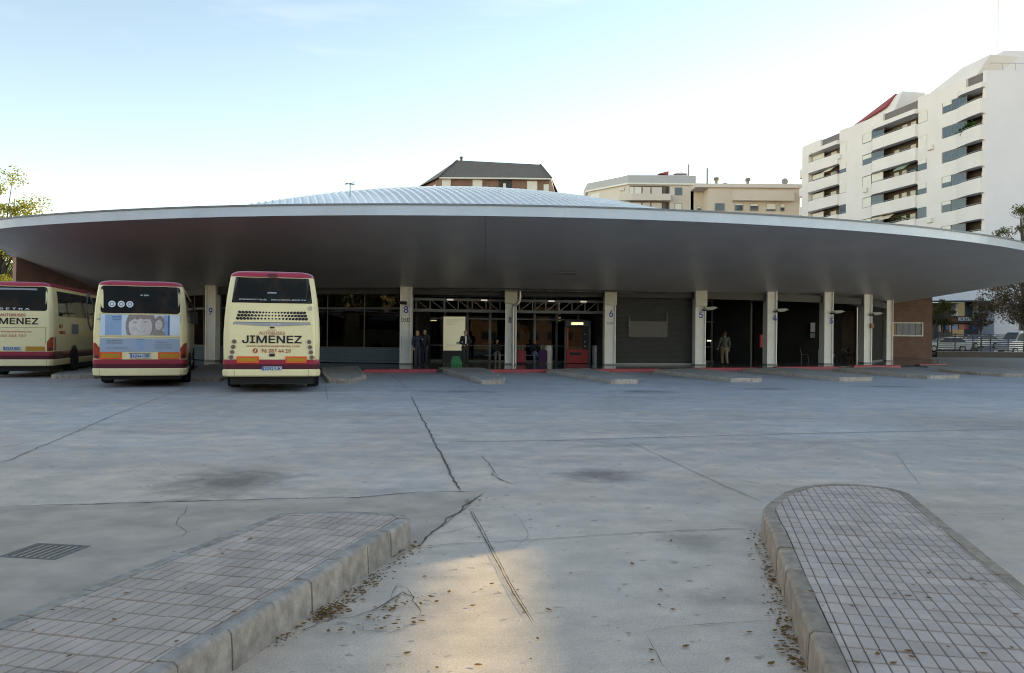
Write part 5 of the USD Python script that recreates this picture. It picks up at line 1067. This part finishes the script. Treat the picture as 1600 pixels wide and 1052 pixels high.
# ground floor: rounded first-floor terrace and shops
t = thing('shop_front', 'ground-floor shops with dark sign band under the white rounded terrace', 'shop front')
p0, p1 = D(1462, 500, 90), D(1541, 500, 90); X0, X1 = p0[0] - 2, p1[0]
zz = lambda y, Y=90, x=1500: D(x, y, Y)[2]
mb = MB(); poly = Polygon([(X0 + 1.2, 89.0), (X0 + 4, 87.6), (X1 - .2, 87.6), (X1, 88), (X1, 92.5), (X0, 92.5), (X0, 90.2)]); mb.prism(poly, zz(471), zz(452)); obj('terrace_parapet', mb.mesh, M['white_flank'], t)
mb = MB(); mb.tube([(X1 - 4, 87.7, zz(448)), (X1, 87.7, zz(448))], .06, 5); mb.tube([(X1 - 1.6, 87.7, zz(453)), (X1 - 1.6, 87.7, zz(444))], .06, 5); mb.tube([(X1 - 4, 87.7, zz(453)), (X1 - 4, 87.7, zz(447))], .12, 6); obj('terrace_rail', mb.mesh, M['white_col'], t)
mb = MB(); mb.box(X0, X1 + 16, 91.5, 93.4, 0, zz(473)); obj('shop_wall', mb.mesh, M['recess'], t)
mb = MB(); mb.box(X1 - 0, X1 + 2.6, 88.5, 91.5, 0, zz(445)); obj('pillar', mb.mesh, M['white_flank'], t)
mb = MB(); mb.box(X0, X1 + .5, 90.9, 91.2, zz(505), zz(496)); sb_ = obj('sign_band', mb.mesh, M['black'], t)
def sign(txt, x, z, hgt, mt, Y, wd): m = meshkit.text_mesh(txt, hgt, .02, True); V = np.array(m.vertices); V[:, 0] *= wd / np.ptp(V[:, 0]); mb = MB(); mb.add(np.c_[x + V[:, 0], Y - V[:, 2], z + V[:, 1]], m.faces); return mb
q = D(1468, 502, 90.9); obj('sign_letters', sign('El Modelo', q[0], q[2], .36, M['red_ink'], 90.88, 1.8).mesh, M['red_ink'], sb_)
q = D(1496, 501.5, 90.9); obj('sign_letters', sign('WINTERTHUR', q[0], q[2], .38, M['white_ink'], 90.88, 2.6).mesh, M['white_ink'], sb_)
for xa, xb, mt in ((1473, 1484, 'poster_deep'), (1489, 1498, 'poster_blue'), (1499, 1515, 'maroon'), (1520, 1535, 'poster_deep')):
    a, b = D(xa, 515, 91.2), D(xb, 507, 91.2); mb = MB(); mb.box(a[0], b[0], 91.35, 91.45, a[2], b[2]); obj('window_poster', mb.mesh, M[mt], t)
for xa, xb in ((1463, 1472), (1485, 1488), (1490, 1521)):
    a, b = D(xa, 543, 91.2), D(xb, 508, 91.2); mb = MB(); mb.box(a[0], b[0], 91.46, 91.49, .3, b[2]); obj('shop_window', mb.mesh, M['far_glass'], t)
a, b = D(1490, 494, 91), D(1523, 474, 91); 
for xm in (a[0], b[0]): mb = MB(); mb.box(xm, xm + .25, 90.6, 91.5, a[2], b[2]); obj('mezzanine_post', mb.mesh, M['roller'], t)
mb = MB(); mb.box(a[0] + .25, b[0], 91.4, 91.46, a[2], b[2]); obj('mezzanine_window', mb.mesh, M['far_glass'], t)
t = thing('shop_front', 'pale turquoise shop front with a dark shutter at far right', 'shop front')
a, b = D(1549, 545, 89), D(1640, 484, 89); M['teal'] = mat('teal', (.25, .48, .44), .5, .05, 1)
mb = MB(); mb.box(a[0], b[0], 88.6, 90.5, D(1549, 500, 89)[2], b[2] + .25); obj('fascia_board', mb.mesh, M['teal'], t); mb = MB(); mb.box(a[0], a[0] + .9, 88.7, 90.5, 0, D(1549, 500, 89)[2]); obj('side_pier', mb.mesh, M['poster_pale'], t); mb = MB(); mb.box(a[0] + .9, b[0], 89.6, 90.2, 0, D(1549, 500, 89)[2]); obj('shop_shutter', mb.mesh, M['louvre_brown'], t)

def simple_block(nm, label, fp, z1, mt, floors, win_mt, zf, pitch, parapet=None):
    t = thing(nm, label, 'building'); mb = MB(); mb.prism(Polygon(fp), 0, z1); obj('wall', mb.mesh, mt, t); return t
# brown mansard building
YB = 112.0; bx = lambda px: D(px, 290, YB)[0]; bz = lambda py, px=760: D(px, py, YB)[2]
t = thing('apartment_building', 'brown brick block with dark tiled hipped roof and pale blinds', 'building')
xl, xr = bx(689), bx(858); zb, ze = 8.0, bz(277)
mb = MB(); mb.prism(Polygon([(xl, YB), (xr, YB), (xr, YB + 14), (xl - 3.8, YB + 14), (xl - 3.2, YB + 7)]), 0, ze); obj('wall', mb.mesh, M['brick_far'], t)
M['roof_tile'] = mat('roof_tile', (.105, .09, .075), .9, .25, 3, bump=.6, bscale=4)
ridge = D(760, 251.0, YB + 5)[2]; el, er = bx(687), bx(861)
E0, E1, E2, E3, E4 = (el, YB - .7, ze - .15), (er, YB - .7, ze - .15), (er + 2.0, YB + 14, ze - .15), (el - 4.6, YB + 15, ze - .15), (el - 3.8, YB + 7.2, ze - .15)
rx_ = lambda px: D(px, 290, YB + 5)[0]
R0, R1, R2, R3 = (rx_(714), YB + 5.0, ridge), (rx_(844), YB + 5, ridge - .5), (rx_(844), YB + 12, ridge - .4), (rx_(722), YB + 12, ridge)
V = [E0, E1, E2, E3, E4, R0, R1, R2, R3]; Ff = [(0, 1, 6), (0, 6, 5), (1, 2, 7), (1, 7, 6), (4, 0, 5), (3, 4, 5), (3, 5, 8), (5, 6, 7), (5, 7, 8), (2, 3, 8), (2, 8, 7)]
mb = MB(); mb.add(V, Ff); rf = obj('roof', mb.mesh, M['roof_tile'], t)
for a_, b_ in ((E0, R0), (E1, R1)): mb = MB(); mb.tube([a_, b_], .13, 6); obj('hip_tiles', mb.mesh, M['brown_wall'], rf)
p = D(721, 249, YB + 6); mb = MB(); mb.cyl(p[0], p[1], ridge - .5, ridge + .5, .18, 10); mb.cyl(p[0], p[1], ridge + .5, ridge + .7, .26, 10); obj('chimney', mb.mesh, M['brown_wall'], rf)
mb = MB(); mb.box(el + .0, er, YB - .68, YB + .0, ze - .35, ze - .17); mb.hull([(er, YB - .65, ze - .35), (er + 1.35, YB + 13.5, ze - .35), (er, YB - .65, ze - .17), (er + 1.35, YB + 13.5, ze - .17), (er - 1, YB + 13, ze - .35), (er - .6, YB + .2, ze - .35)]); obj('eaves', mb.mesh, M['roller'], t)
for xa, xb, ya, yb, mt in ((690, 705, 280, 292, 'roller'), (738, 754, 281, 292, 'roller'), (823, 840, 283, 293, 'roller'), (849, 858, 288, 294, 'roller')):
    a, b = D(xa, yb, YB), D(xb, ya, YB); z0 = a[2] - .9
    w_ = MB(); w_.box(a[0], b[0], YB - .06, YB, z0, b[2]); w_ = obj('window', w_.mesh, M['far_frame'], t); mb = MB(); mb.box(a[0] + .05, b[0] - .05, YB - .09, YB - .06, z0 + .3, b[2] - .04); obj('roller_blind', mb.mesh, M[mt], w_)
a, b = D(779, 294, YB), D(800, 279, YB); mb = MB(); mb.box(a[0], b[0], YB - .03, YB, a[2] - 1, b[2]); w_ = obj('loggia', mb.mesh, M['black'], t); mb = MB(); mb.box(a[0] + .6, a[0] + 1.0, YB - .1, YB - .03, a[2], a[2] + .6); obj('boiler', mb.mesh, M['roller'], w_)
for f, s in ((.25, .9), (.55, .7)):
    q0 = np.array([xl, YB]) * (1 - f) + np.array([xl - 3.2, YB + 7]) * f; q1 = np.array([xl, YB]) * (1 - f - .16) + np.array([xl - 3.2, YB + 7]) * (f + .16); mb = MB(); n_ = np.array([-.8, -.6]) * .06; mb.hull([(*(q + o), z) for q in (q0, q1) for o in (n_, n_ * 0) for z in (ze - 2.2, ze - .7)]); obj('window', mb.mesh, M['roller'], t)
# balcony at the right end, in the sun
mb = MB(); mb.box(xr + .02, xr + 1.5, YB + 1, YB + 6, ze - 3.4, ze - 2.3); obj('balcony_parapet', mb.mesh, M['roller'], t)
# pale building with grey attic
YP = 150.0; X = lambda px, Y=YP: D(px, 300, Y)[0]; Z = lambda py, px=1000, Y=YP: D(px, py, Y)[2]
M['pale_render'] = mat('pale_render', (.52, .47, .42), .85, .05, .3); M['grey_attic'] = mat('grey_attic', (.36, .36, .37), .8, .04, .3); M['cream_far'] = mat('cream_far', (.50, .43, .36), .85, .05, .3); M['cream_render'] = mat('cream_render', (.60, .48, .32), .85, .05, .3)
t = thing('apartment_building', 'pale block with grey attic band and long curved balcony behind the dome', 'building')
fp = [(X(926), YP + 8), (X(982), YP), (X(1084), YP), (X(1084), YP + 16), (X(926), YP + 16)]
mb = MB(); mb.prism(Polygon(fp), 0, Z(289)); obj('wall', mb.mesh, M['pale_render'], t)
mb = MB(); mb.prism(Polygon(fp).buffer(.5, join_style='mitre'), Z(289), Z(286.5)); obj('cornice', mb.mesh, M['roller'], t)
mb = MB(); mb.prism(Polygon(fp).buffer(.3, join_style='mitre'), Z(286.5), Z(275)); obj('attic_band', mb.mesh, M['grey_attic'], t)
mb = MB(); mb.hull([(X(936), YP + 8, Z(275)), (X(1083), YP + 2, Z(275)), (X(1083), YP + 14, Z(275)), (X(936), YP + 14, Z(275)), (X(990), YP + 5, Z(264.5)), (X(1082), YP + 5, Z(264)), (X(1082), YP + 14, Z(264)), (X(990), YP + 14, Z(264.5))]); obj('roof', mb.mesh, M['white_flank'], t)
mb = MB(); mb.hull([(X(1034), YP + 4, Z(264.5)), (X(1051), YP + 4, Z(260)), (X(1051), YP + 10, Z(260)), (X(1034), YP + 10, Z(264.5)), (X(1051), YP + 4, Z(265)), (X(1051), YP + 10, Z(265))]); obj('red_gable', mb.mesh, M['roof_red'], t)
mb = MB(); mb.hull([(X(1060), YP + 4, Z(264)), (X(1082), YP + 4, Z(264)), (X(1071), YP + 4, Z(261.5)), (X(1060), YP + 9, Z(264)), (X(1082), YP + 9, Z(264)), (X(1071), YP + 9, Z(261.5))]); obj('roof_vault', mb.mesh, M['white_flank'], t)
mb = MB(); mb.tube([(X(1081), YP + 3, Z(275)), (X(1081), YP + 3, Z(251))], .16, 6); obj('flue', mb.mesh, M['far_frame'], t)
for yt, yb in ((304.5, 314.5), (329, 339)):
    mb = MB(); mb.prism(Polygon([(X(955), YP + 3.5), (X(966), YP - .4), (X(985), YP - 1.3), (X(1046), YP - 1.3), (X(1047), YP), (X(982), YP), (X(955), YP + 4.2)]), Z(yb), Z(yt)); obj('balcony_parapet', mb.mesh, M['pale_render'], t)
    mb = MB(); mb.box(X(957), X(1046), YP - .05, YP + .0, Z(yt) - 1, Z(yt - 13)); 
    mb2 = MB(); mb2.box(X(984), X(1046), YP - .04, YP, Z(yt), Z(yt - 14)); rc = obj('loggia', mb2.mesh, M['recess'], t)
    for xa, xb, mt in ((984, 990, 'roller'), (991, 1002, 'roller'), (1004, 1016, 'pale_render'), (1018, 1034, 'pale_render'), (1040, 1044, 'black')): mb = MB(); mb.box(X(xa), X(xb), YP - .12, YP - .04, Z(yt) - .8, Z(yt - 12)); obj('door_blind', mb.mesh, M[mt], rc)
    mb = MB(); mb.box(X(1054), X(1066), YP - .06, YP, Z(yt + .5), Z(yt - 12)); w_ = obj('window', mb.mesh, M['far_frame'], t); mb = MB(); mb.box(X(1055), X(1065), YP - .1, YP - .06, Z(yt - .5), Z(yt - 11)); obj('pane', mb.mesh, M['far_glass'] if yt < 310 else M['roller'], w_)
    mb = MB(); mb.hull([(X(930), YP + 7.35, Z(yt)), (X(942), YP + 5.65, Z(yt)), (X(930), YP + 7.3, Z(yt - 11)), (X(942), YP + 5.6, Z(yt - 11)), (X(930), YP + 7.5, Z(yt)), (X(942), YP + 5.8, Z(yt - 11))]); obj('window', mb.mesh, M['roller'], t)
mb = MB(); mb.box(X(970), X(976), YP + .6, YP + 1.4, Z(297), Z(292.5)); obj('cooler_unit', mb.mesh, M['roller'], t)
# cream building with plant on the roof
YQ = 146.0; X = lambda px: D(px, 300, YQ)[0]; Z = lambda py, px=1170: D(px, py, YQ)[2]
t = thing('apartment_building', 'cream block with flat roof crowded by vents and cooling units', 'building')
mb = MB(); mb.prism(Polygon([(X(1107), YQ), (X(1250), YQ), (X(1250), YQ + 14), (X(1087), YQ + 14), (X(1087), YQ + 4), (X(1107), YQ + 4)]), 0, Z(292)); obj('wall', mb.mesh, M['cream_far'], t)
mb = MB(); mb.box(X(1086), X(1252), YQ - .5, YQ + 14, Z(294), Z(288)); obj('cornice', mb.mesh, M['pale_render'], t)
mb = MB(); mb.box(X(1087), X(1092), YQ + 6, YQ + 9, Z(288), Z(278)); obj('chimney', mb.mesh, M['cream_far'], t)
mb = MB(); mb.box(X(1143), X(1238), YQ - 1.2, YQ, Z(315), Z(299.5)); obj('balcony_parapet', mb.mesh, M['cream_far'], t)
for xa, xb, sh in ((1117, 1132, 0), (1148, 1161, .2), (1172, 1185, .3), (1197, 1212, .8), (1219, 1226, .5), (1097, 1103, .2)):
    yo = YQ - .02 if xa > 1100 else YQ + 3.98; yy = YQ - 1.22 if False else yo
    mb = MB(); mb.box(X(xa), X(xb), yo - .08, yo, Z(330), Z(318)); w_ = obj('window', mb.mesh, M['far_frame'], t); mb = MB(); mb.box(X(xa) + .1, X(xb) - .1, yo - .12, yo - .08, Z(329), Z(319)); obj('pane', mb.mesh, M['far_glass'], w_)
    if sh: mb = MB(); mb.box(X(xa) + .05, X(xb) - .05, yo - .16, yo - .12, Z(319 + 10 * sh), Z(318.6)); obj('roller_blind', mb.mesh, M['roller'], w_)
for xa, y0, wdt, kind in ((1109, 260, .16, 'flue'), (1126, 273, .5, 'cowl'), (1176, 274, .5, 'cowl'), (1193, 283, .3, 'cowl'), (1105, 283, 1.2, 'box'), (1113, 283, .8, 'box'), (1137, 281, .7, 'box'), (1145, 282, 1.4, 'box'), (1158, 284, 1.0, 'box'), (1163, 282, .8, 'box'), (1232, 280, .9, 'dish')):
    mb = MB(); z0 = Z(288)
    if kind == 'box': mb.bbox(X(xa), X(xa) + wdt, YQ + 3, YQ + 4, z0, Z(y0), .05); obj('cooler_unit', mb.mesh, M['far_frame'], t)
    elif kind == 'flue': mb.tube([(X(xa), YQ + 2, z0), (X(xa), YQ + 2, Z(y0))], wdt, 6); obj('flue', mb.mesh, M['far_frame'], t)
    elif kind == 'dish': mb.tm(trimesh.creation.icosphere(2, .6).apply_scale([1, .35, 1]).apply_translation([X(xa), YQ + 2, Z(y0)])); mb.tube([(X(xa), YQ + 2, z0), (X(xa), YQ + 2, Z(y0))], .06, 5); obj('dish', mb.mesh, M['far_frame'], t)
    else:
        mb.cyl(X(xa), YQ + 3, z0, Z(y0) - .5, wdt * .6, 10)
        for k in range(3): mb.cyl(X(xa), YQ + 3, Z(y0) - .5 + k * .2, Z(y0) - .4 + k * .2, wdt, 12)
        obj('vent_cowl', mb.mesh, M['far_frame'], t)

# unseen street buildings; the two at right are added for shade and sun patch
def street_block(label, fp, z1, mt):
    t = thing('street_building', label, 'building'); mb = MB(); mb.prism(Polygon(fp), 0, z1); obj('wall', mb.mesh, M[mt], t); pg = np.array(fp)
    a, b = pg[0], pg[1]; u = (b - a) / np.linalg.norm(b - a); L = np.linalg.norm(b - a); n_ = np.array([u[1], -u[0]])
    wm = MB()
    for k in range(int(z1 // 3.1)):
        for i in range(int(L // 3.4)):
            c0 = a + u * (i * 3.4 + 1.0); c1 = c0 + u * 1.5; wm.hull([(*(c + n_ * o), z) for c in (c0, c1) for o in (-.05, .05) for z in (k * 3.1 + 1.0, k * 3.1 + 2.4)])
    if wm.n: w_ = obj('windows', wm.mesh, M['far_glass'], t); tag(w_, None, None, None, 'stuff')
    return t
gx = 0 + (95 - 5.0) * math.tan(SUN_AZ); hw = 3.4  # gap between two added blocks lets the foreground sun patch through
sl = math.tan(SUN_AZ)
street_block('added white block just right of the picture, its end slanted for the sun patch', [(82.2, 93.5), (gx - hw - 1.5 * sl, 93.5), (gx - hw + 14 * sl, 109), (82.2, 109)], 34, 'white_flank')
street_block('added white block far right of the picture, its end slanted for the sun patch', [(gx + hw - 1.5 * sl, 93.5), (235, 93.5), (235, 112), (gx + hw + 14 * sl, 109)], 36, 'pale_render')
street_block('orange brick block across the street behind the viewer', [(46, -48), (-48, -48), (-48, -60), (46, -60)], 17, 'brick_far')
street_block('cream street block left of the forecourt', [(-48, 36), (-48, -40), (-60, -40), (-60, 36)], 15, 'cream_render')
KX = 12.0; KY = 5.0 + KX / math.tan(SUN_AZ); zc = KX / math.sin(SUN_AZ) * math.tan(SUN_EL) + .05; hz_ = .085; hy_ = 1.25
t = thing('ticket_kiosk', 'unseen added brick wall with a long slot that shapes the foreground sun patch', 'sun_blocker', (KX, KY, 0))  # added wall out of view; its slot shapes the sun patch
for y0, y1, z0, z1 in ((-3.6, -hy_, 0, 4.9), (hy_, 3.6, 0, 4.9), (-hy_, hy_, 0, zc - hz_), (-hy_, hy_, zc + hz_, 4.9)): mb = MB(); mb.box(-.05, .05, y0, y1, z0, z1); obj('wall', mb.mesh, M['brick'], t)

# ------------------------------------------------------------------ fence, wall, cars at right
t = thing('garden_wall', 'low dark brown wall beneath the slatted fence', 'wall'); FY = 75.0
xa, xb = D(1458, 540, FY)[0] + .3, D(1660, 540, FY)[0]
mb = MB(); mb.box(xa, xb, FY - .15, FY + .15, 0, .56); obj('wall', mb.mesh, M['brown_wall'], t); mb = MB(); mb.bbox(xa, xb, FY - .19, FY + .19, .56, .62, .01); obj('coping', mb.mesh, M['steel'], t)
t = thing('slat_fence', 'dark horizontal slat fence with gaps at the right edge', 'fence')
M['fence'] = mat('fence', (.045, .045, .05), .5, .1, 3)
n_ = 11; xp = np.linspace(xa + .1, xb - .1, 8)
for x in xp: mb = MB(); mb.bbox(x - .04, x + .04, FY - .03, FY + .05, .62, 2.25, .01); obj('post', mb.mesh, M['fence'], t)
for k in range(9):
    for i in range(7): mb = MB(); z = .72 + k * .17; mb.bbox(xp[i] + .045, xp[i + 1] - .045, FY - .02, FY + .0, z, z + .085, .005); obj('slat', mb.mesh, M['fence'], t)
M['car_white'] = mat('car_white', (.80, .80, .80), .25, .02, 1, coat=.6)
def car(name, label, cat, loc, rz, prof, glass_rng, wdt, wheels, roof_in=.14):
    """prof: side outline (x forward, z); glass_rng: side window polygon"""
    t = thing(name, label, cat, loc, rz); pg = Polygon(prof); P_ = np.array(pg.exterior.coords)[:-1]; belt = .95
    zmax = P_[:, 1].max(); off = lambda z: np.where(z > belt, (z - belt) / (zmax - belt + 1e-6) * roof_in, np.where(z < .45, .05, 0.0))
    n = len(P_); y = wdt / 2 - off(P_[:, 1]); V = np.vstack([np.c_[P_[:, 0], -y, P_[:, 1]], np.c_[P_[:, 0], y, P_[:, 1]]]); f = [(i, (i + 1) % n, n + (i + 1) % n, n + i) for i in range(n)]
    mb = MB(); mb.add(V, f)
    m = trimesh.creation.triangulate_polygon(pg, engine='earcut'); 
    for s in (-1, 1): mb.add(np.c_[m[0][:, 0], s * (wdt / 2 - off(m[0][:, 1])), m[0][:, 1]], m[1] if s > 0 else m[1][:, ::-1])
    obj('body', mb.mesh, M['car_white'], t, 25)
    for g in glass_rng:
        mg = trimesh.creation.triangulate_polygon(Polygon(g), engine='earcut')
        for s in (-1, 1): mb = MB(); mb.add(np.c_[mg[0][:, 0], s * (wdt / 2 - off(mg[0][:, 1]) + .012), mg[0][:, 1]], mg[1]); obj('side_window', mb.mesh, M['bus_glass'], t)
    for x in wheels:
        for s in (-1, 1):
            tw = revolve([(.0, -.1), (.2, -.1), (.31, -.09), (.33, -.06), (.33, .06), (.31, .09), (.2, .1), (0, .08)], 18); tw.apply_transform(trimesh.transformations.rotation_matrix(math.pi / 2, [1, 0, 0])); tw.apply_translation([x, s * (wdt / 2 - .08), .33]); mb = MB(); mb.tm(tw); w_ = obj('wheel', mb.mesh, M['rubber'], t); mb = MB(); mb.tube([(x, s * (wdt / 2 + .01), .33), (x, s * (wdt / 2 + .03), .33)], .2, 12); obj('rim', mb.mesh, M['alu'], w_)
    return t, off, wdt
def glass_strip(t, a, b, hw0, hw1, nm='windscreen'): 
    d = np.array([b[0] - a[0], b[1] - a[1]]); nn = np.array([-d[1], d[0]]) / np.linalg.norm(d) * .015
    nn = nn if nn[1] > 0 else -nn
    mb = MB(); mb.quad((a[0] + nn[0], -hw0, a[1] + nn[1]), (a[0] + nn[0], hw0, a[1] + nn[1]), (b[0] + nn[0], hw1, b[1] + nn[1]), (b[0] + nn[0], -hw1, b[1] + nn[1])); obj(nm, mb.mesh, M['bus_glass'], t)
carprof = [(2.1, .3), (2.15, .6), (2.0, .78), (1.05, .92), (.35, 1.38), (-.9, 1.45), (-1.65, 1.3), (-2.05, .95), (-2.1, .5), (-2.0, .28), (1.0, .22)]
gl = [[(.85, .95), (.30, 1.32), (-.25, 1.37), (-.25, .95)], [(-.32, .95), (-.32, 1.37), (-.9, 1.37), (-1.45, 1.2), (-1.6, .97)]]
zc_ = .48
for i, (px, Yc, rz, lab) in enumerate([(1476, 80, math.pi - .1, 'white car half hidden behind the brick end wall'), (1528, 82.5, math.pi + .35, 'white car with dark windscreen behind the slatted fence')]):
    p = D(px, 545, Yc); t, off, wd = car('parked_car', lab, 'car', (p[0], p[1], zc_ + (.30 if i else 0)), rz, carprof, gl, 1.72, (1.3, -1.3)); glass_strip(t, (.95, .965), (.38, 1.37), .72, .62); glass_strip(t, (-.95, 1.445), (-1.62, 1.30), .62, .66, 'rear_window')
    for s in (-1, 1): mb = MB(); mb.bbox(2.02, 2.14, s * .6 - .16, s * .6 + .16, .58, .72, .02); obj('headlight', mb.mesh, M['alu'], t)
p = D(1592, 545, 82.0); vanprof = [(2.5, .35), (2.55, .85), (2.3, 1.1), (1.55, 1.35), (1.0, 2.15), (.6, 2.32), (-2.45, 2.35), (-2.55, 2.0), (-2.55, .4), (1, .28)]
t, off, wd = car('parked_van', 'white van with rounded roof behind the slatted fence at the right edge', 'van', (p[0] + .3, p[1], .30), math.pi + .2, vanprof, [[(1.40, 1.38), (.95, 2.05), (.3, 2.05), (.3, 1.35)]], 1.9, (1.6, -1.5), .12); glass_strip(t, (1.5, 1.42), (1.02, 2.12), .8, .72)
mb = MB(); mb.box(X0 - 20, 120, 76.5, 88, -.02, .30); tag(obj('road', mb.mesh, mat('asphalt', (.05, .05, .052), .9, .15, 3)), 'raised street behind the slatted fence', None, None, 'structure')

# ------------------------------------------------------------------ trees
M['bark'] = mat('bark', (.085, .065, .05), .95, .3, 8)
M['leaf_sun'] = leafmat('leaf_sun', (.16, .17, .035), (.46, .40, .11)); M['leaf_yellow'] = leafmat('leaf_yellow', (.34, .32, .06), (.62, .52, .16)); M['leaf_olive'] = leafmat('leaf_olive', (.14, .13, .04), (.32, .27, .10)); M['leaf_brown'] = leafmat('leaf_brown', (.19, .135, .08), (.38, .28, .17)); M['leaf_dark'] = leafmat('leaf_dark', (.03, .04, .015), (.07, .08, .03))
def tree(label, x, y, hgt, crown, nleaf, mt, seed, z0=0.0, trunk_h=None, size=.16, clumps=26, sparse=.0):
    r = np.random.default_rng(seed); t = thing('tree', label, 'tree', (x, y, z0)); th = trunk_h or hgt * .35
    cz = (hgt + th) / 2; rx, rz_ = crown, (hgt - th) / 2
    mb = MB(); mb.tube([(0, 0, 0), (.05, .03, th * .5), (0, .05, th), (.1, 0, hgt * .72)], [.035 * hgt * .5, .03 * hgt * .45, .026 * hgt * .4, .01 * hgt * .3], 9)
    obj('trunk', mb.mesh, M['bark'], t)
    cc = []; limbs = MB()
    for k in range(clumps):
        while True:
            q = r.uniform(-1, 1, 3)
            if .25 < np.linalg.norm(q) < 1: break
        c = np.array([q[0] * rx, q[1] * rx, cz + q[2] * rz_]); cc.append((c, r.uniform(.16, .34) * crown * (1.15 if r.random() > sparse else .6)))
        a = np.array([0, 0, min(c[2] - .3, r.uniform(th * .75, hgt * .6))]); m_ = (a + c) / 2 + [0, 0, .15 * hgt * .2]; limbs.tube([a, m_, c], [.006 * hgt, .004 * hgt, .0015 * hgt], 5)
    obj('limbs', limbs.mesh, M['bark'], t)
    n = nleaf; idx = r.integers(0, clumps, n); d = r.normal(0, 1, (n, 3)); d /= np.linalg.norm(d, axis=1)[:, None]; rad = r.random(n) ** .5
    P0 = np.array([cc[i][0] for i in idx]) + d * (rad * np.array([cc[i][1] for i in idx]))[:, None] * [1, 1, .8]
    a = r.normal(0, 1, (n, 3)); a /= np.linalg.norm(a, axis=1)[:, None]; b = np.cross(a, r.normal(0, 1, (n, 3))); b /= np.linalg.norm(b, axis=1)[:, None]; s = size * r.uniform(.6, 1.3, n)[:, None]
    V = np.stack([P0 - a * s * .6, P0 + b * s * .35, P0 + a * s * .6, P0 - b * s * .35], 1).reshape(-1, 3); k = np.arange(n)[:, None] * 4
    mb = MB(); mb.add(V, np.vstack([k + [0, 1, 2], k + [0, 2, 3]])); obj('crown', mb.mesh, mt, t)
    return t
p = D(8, 300, 78); tree('sunlit tree rising behind the left end of the canopy', p[0] - .8, 78, 16.6, 4.0, 13000, M['leaf_yellow'], 3, 0, 5, .19, 54, .35)
p = D(-6, 420, 84); tree('yellow-green tree glimpsed under the canopy at far left', p[0] - .3, 84, 12.5, 4.6, 12000, M['leaf_yellow'], 4, 0, 2.2, .22, 34)  # yellowish leaves made yellower in place of sunlight
p = D(1592, 450, 79); tree('brownish tree in front of the turquoise shop at right', p[0] + .6, 79, 9.8, 3.6, 15000, M['leaf_brown'], 5, .3, 2.9, .16, 60)
p = D(1597, 330, 83); tree('thin-crowned tree against the white flank wall', p[0] + .2, 83, 14.9, 2.9, 4200, M['leaf_olive'], 6, .3, 9.6, .15, 30, .5)
p = D(1472, 480, 83); tree('small olive tree beside the brick end wall', p[0] + .2, 83, 5.3, 1.4, 4500, M['leaf_olive'], 7, .3, 2.6, .11, 24)
p = D(1533, 495, 81); tree('slender dull tree standing between the two shops', p[0], 81, 5.7, 1.5, 3600, M['leaf_brown'], 8, .3, 2.4, .11, 24, .3)
for i, (y, lab) in enumerate([(-16, 'nearest the corner'), (-7, 'second from the corner'), (2, 'third from the corner'), (11, 'farthest from the corner')]): tree(f'unseen dark tree added left of the forecourt to dim hall reflections, {lab}', -37, y, 12 + i % 3, 4.6, 4500, M['leaf_dark'], 50 + i, 0, 1.6, .34, 32)  # tree row added out of view to darken the hall glass reflections
# street trees behind the viewer, which the coach windows mirror
for i, (x, lab) in enumerate([(-40, 'leftmost'), (-33, 'second from left'), (-26, 'third from left'), (-18.5, 'left of the middle'), (-11, 'in the middle'), (-3, 'right of the middle'), (5, 'third from right'), (13, 'second from right'), (21, 'rightmost')]): tree(f'dark street tree behind the viewer, {lab} in its row', x, -25 - (i * 7) % 5, 13 + (i * 5) % 4, 4.8, 5200, M['leaf_dark'], 20 + i, 0, 2.0, .34, 34)
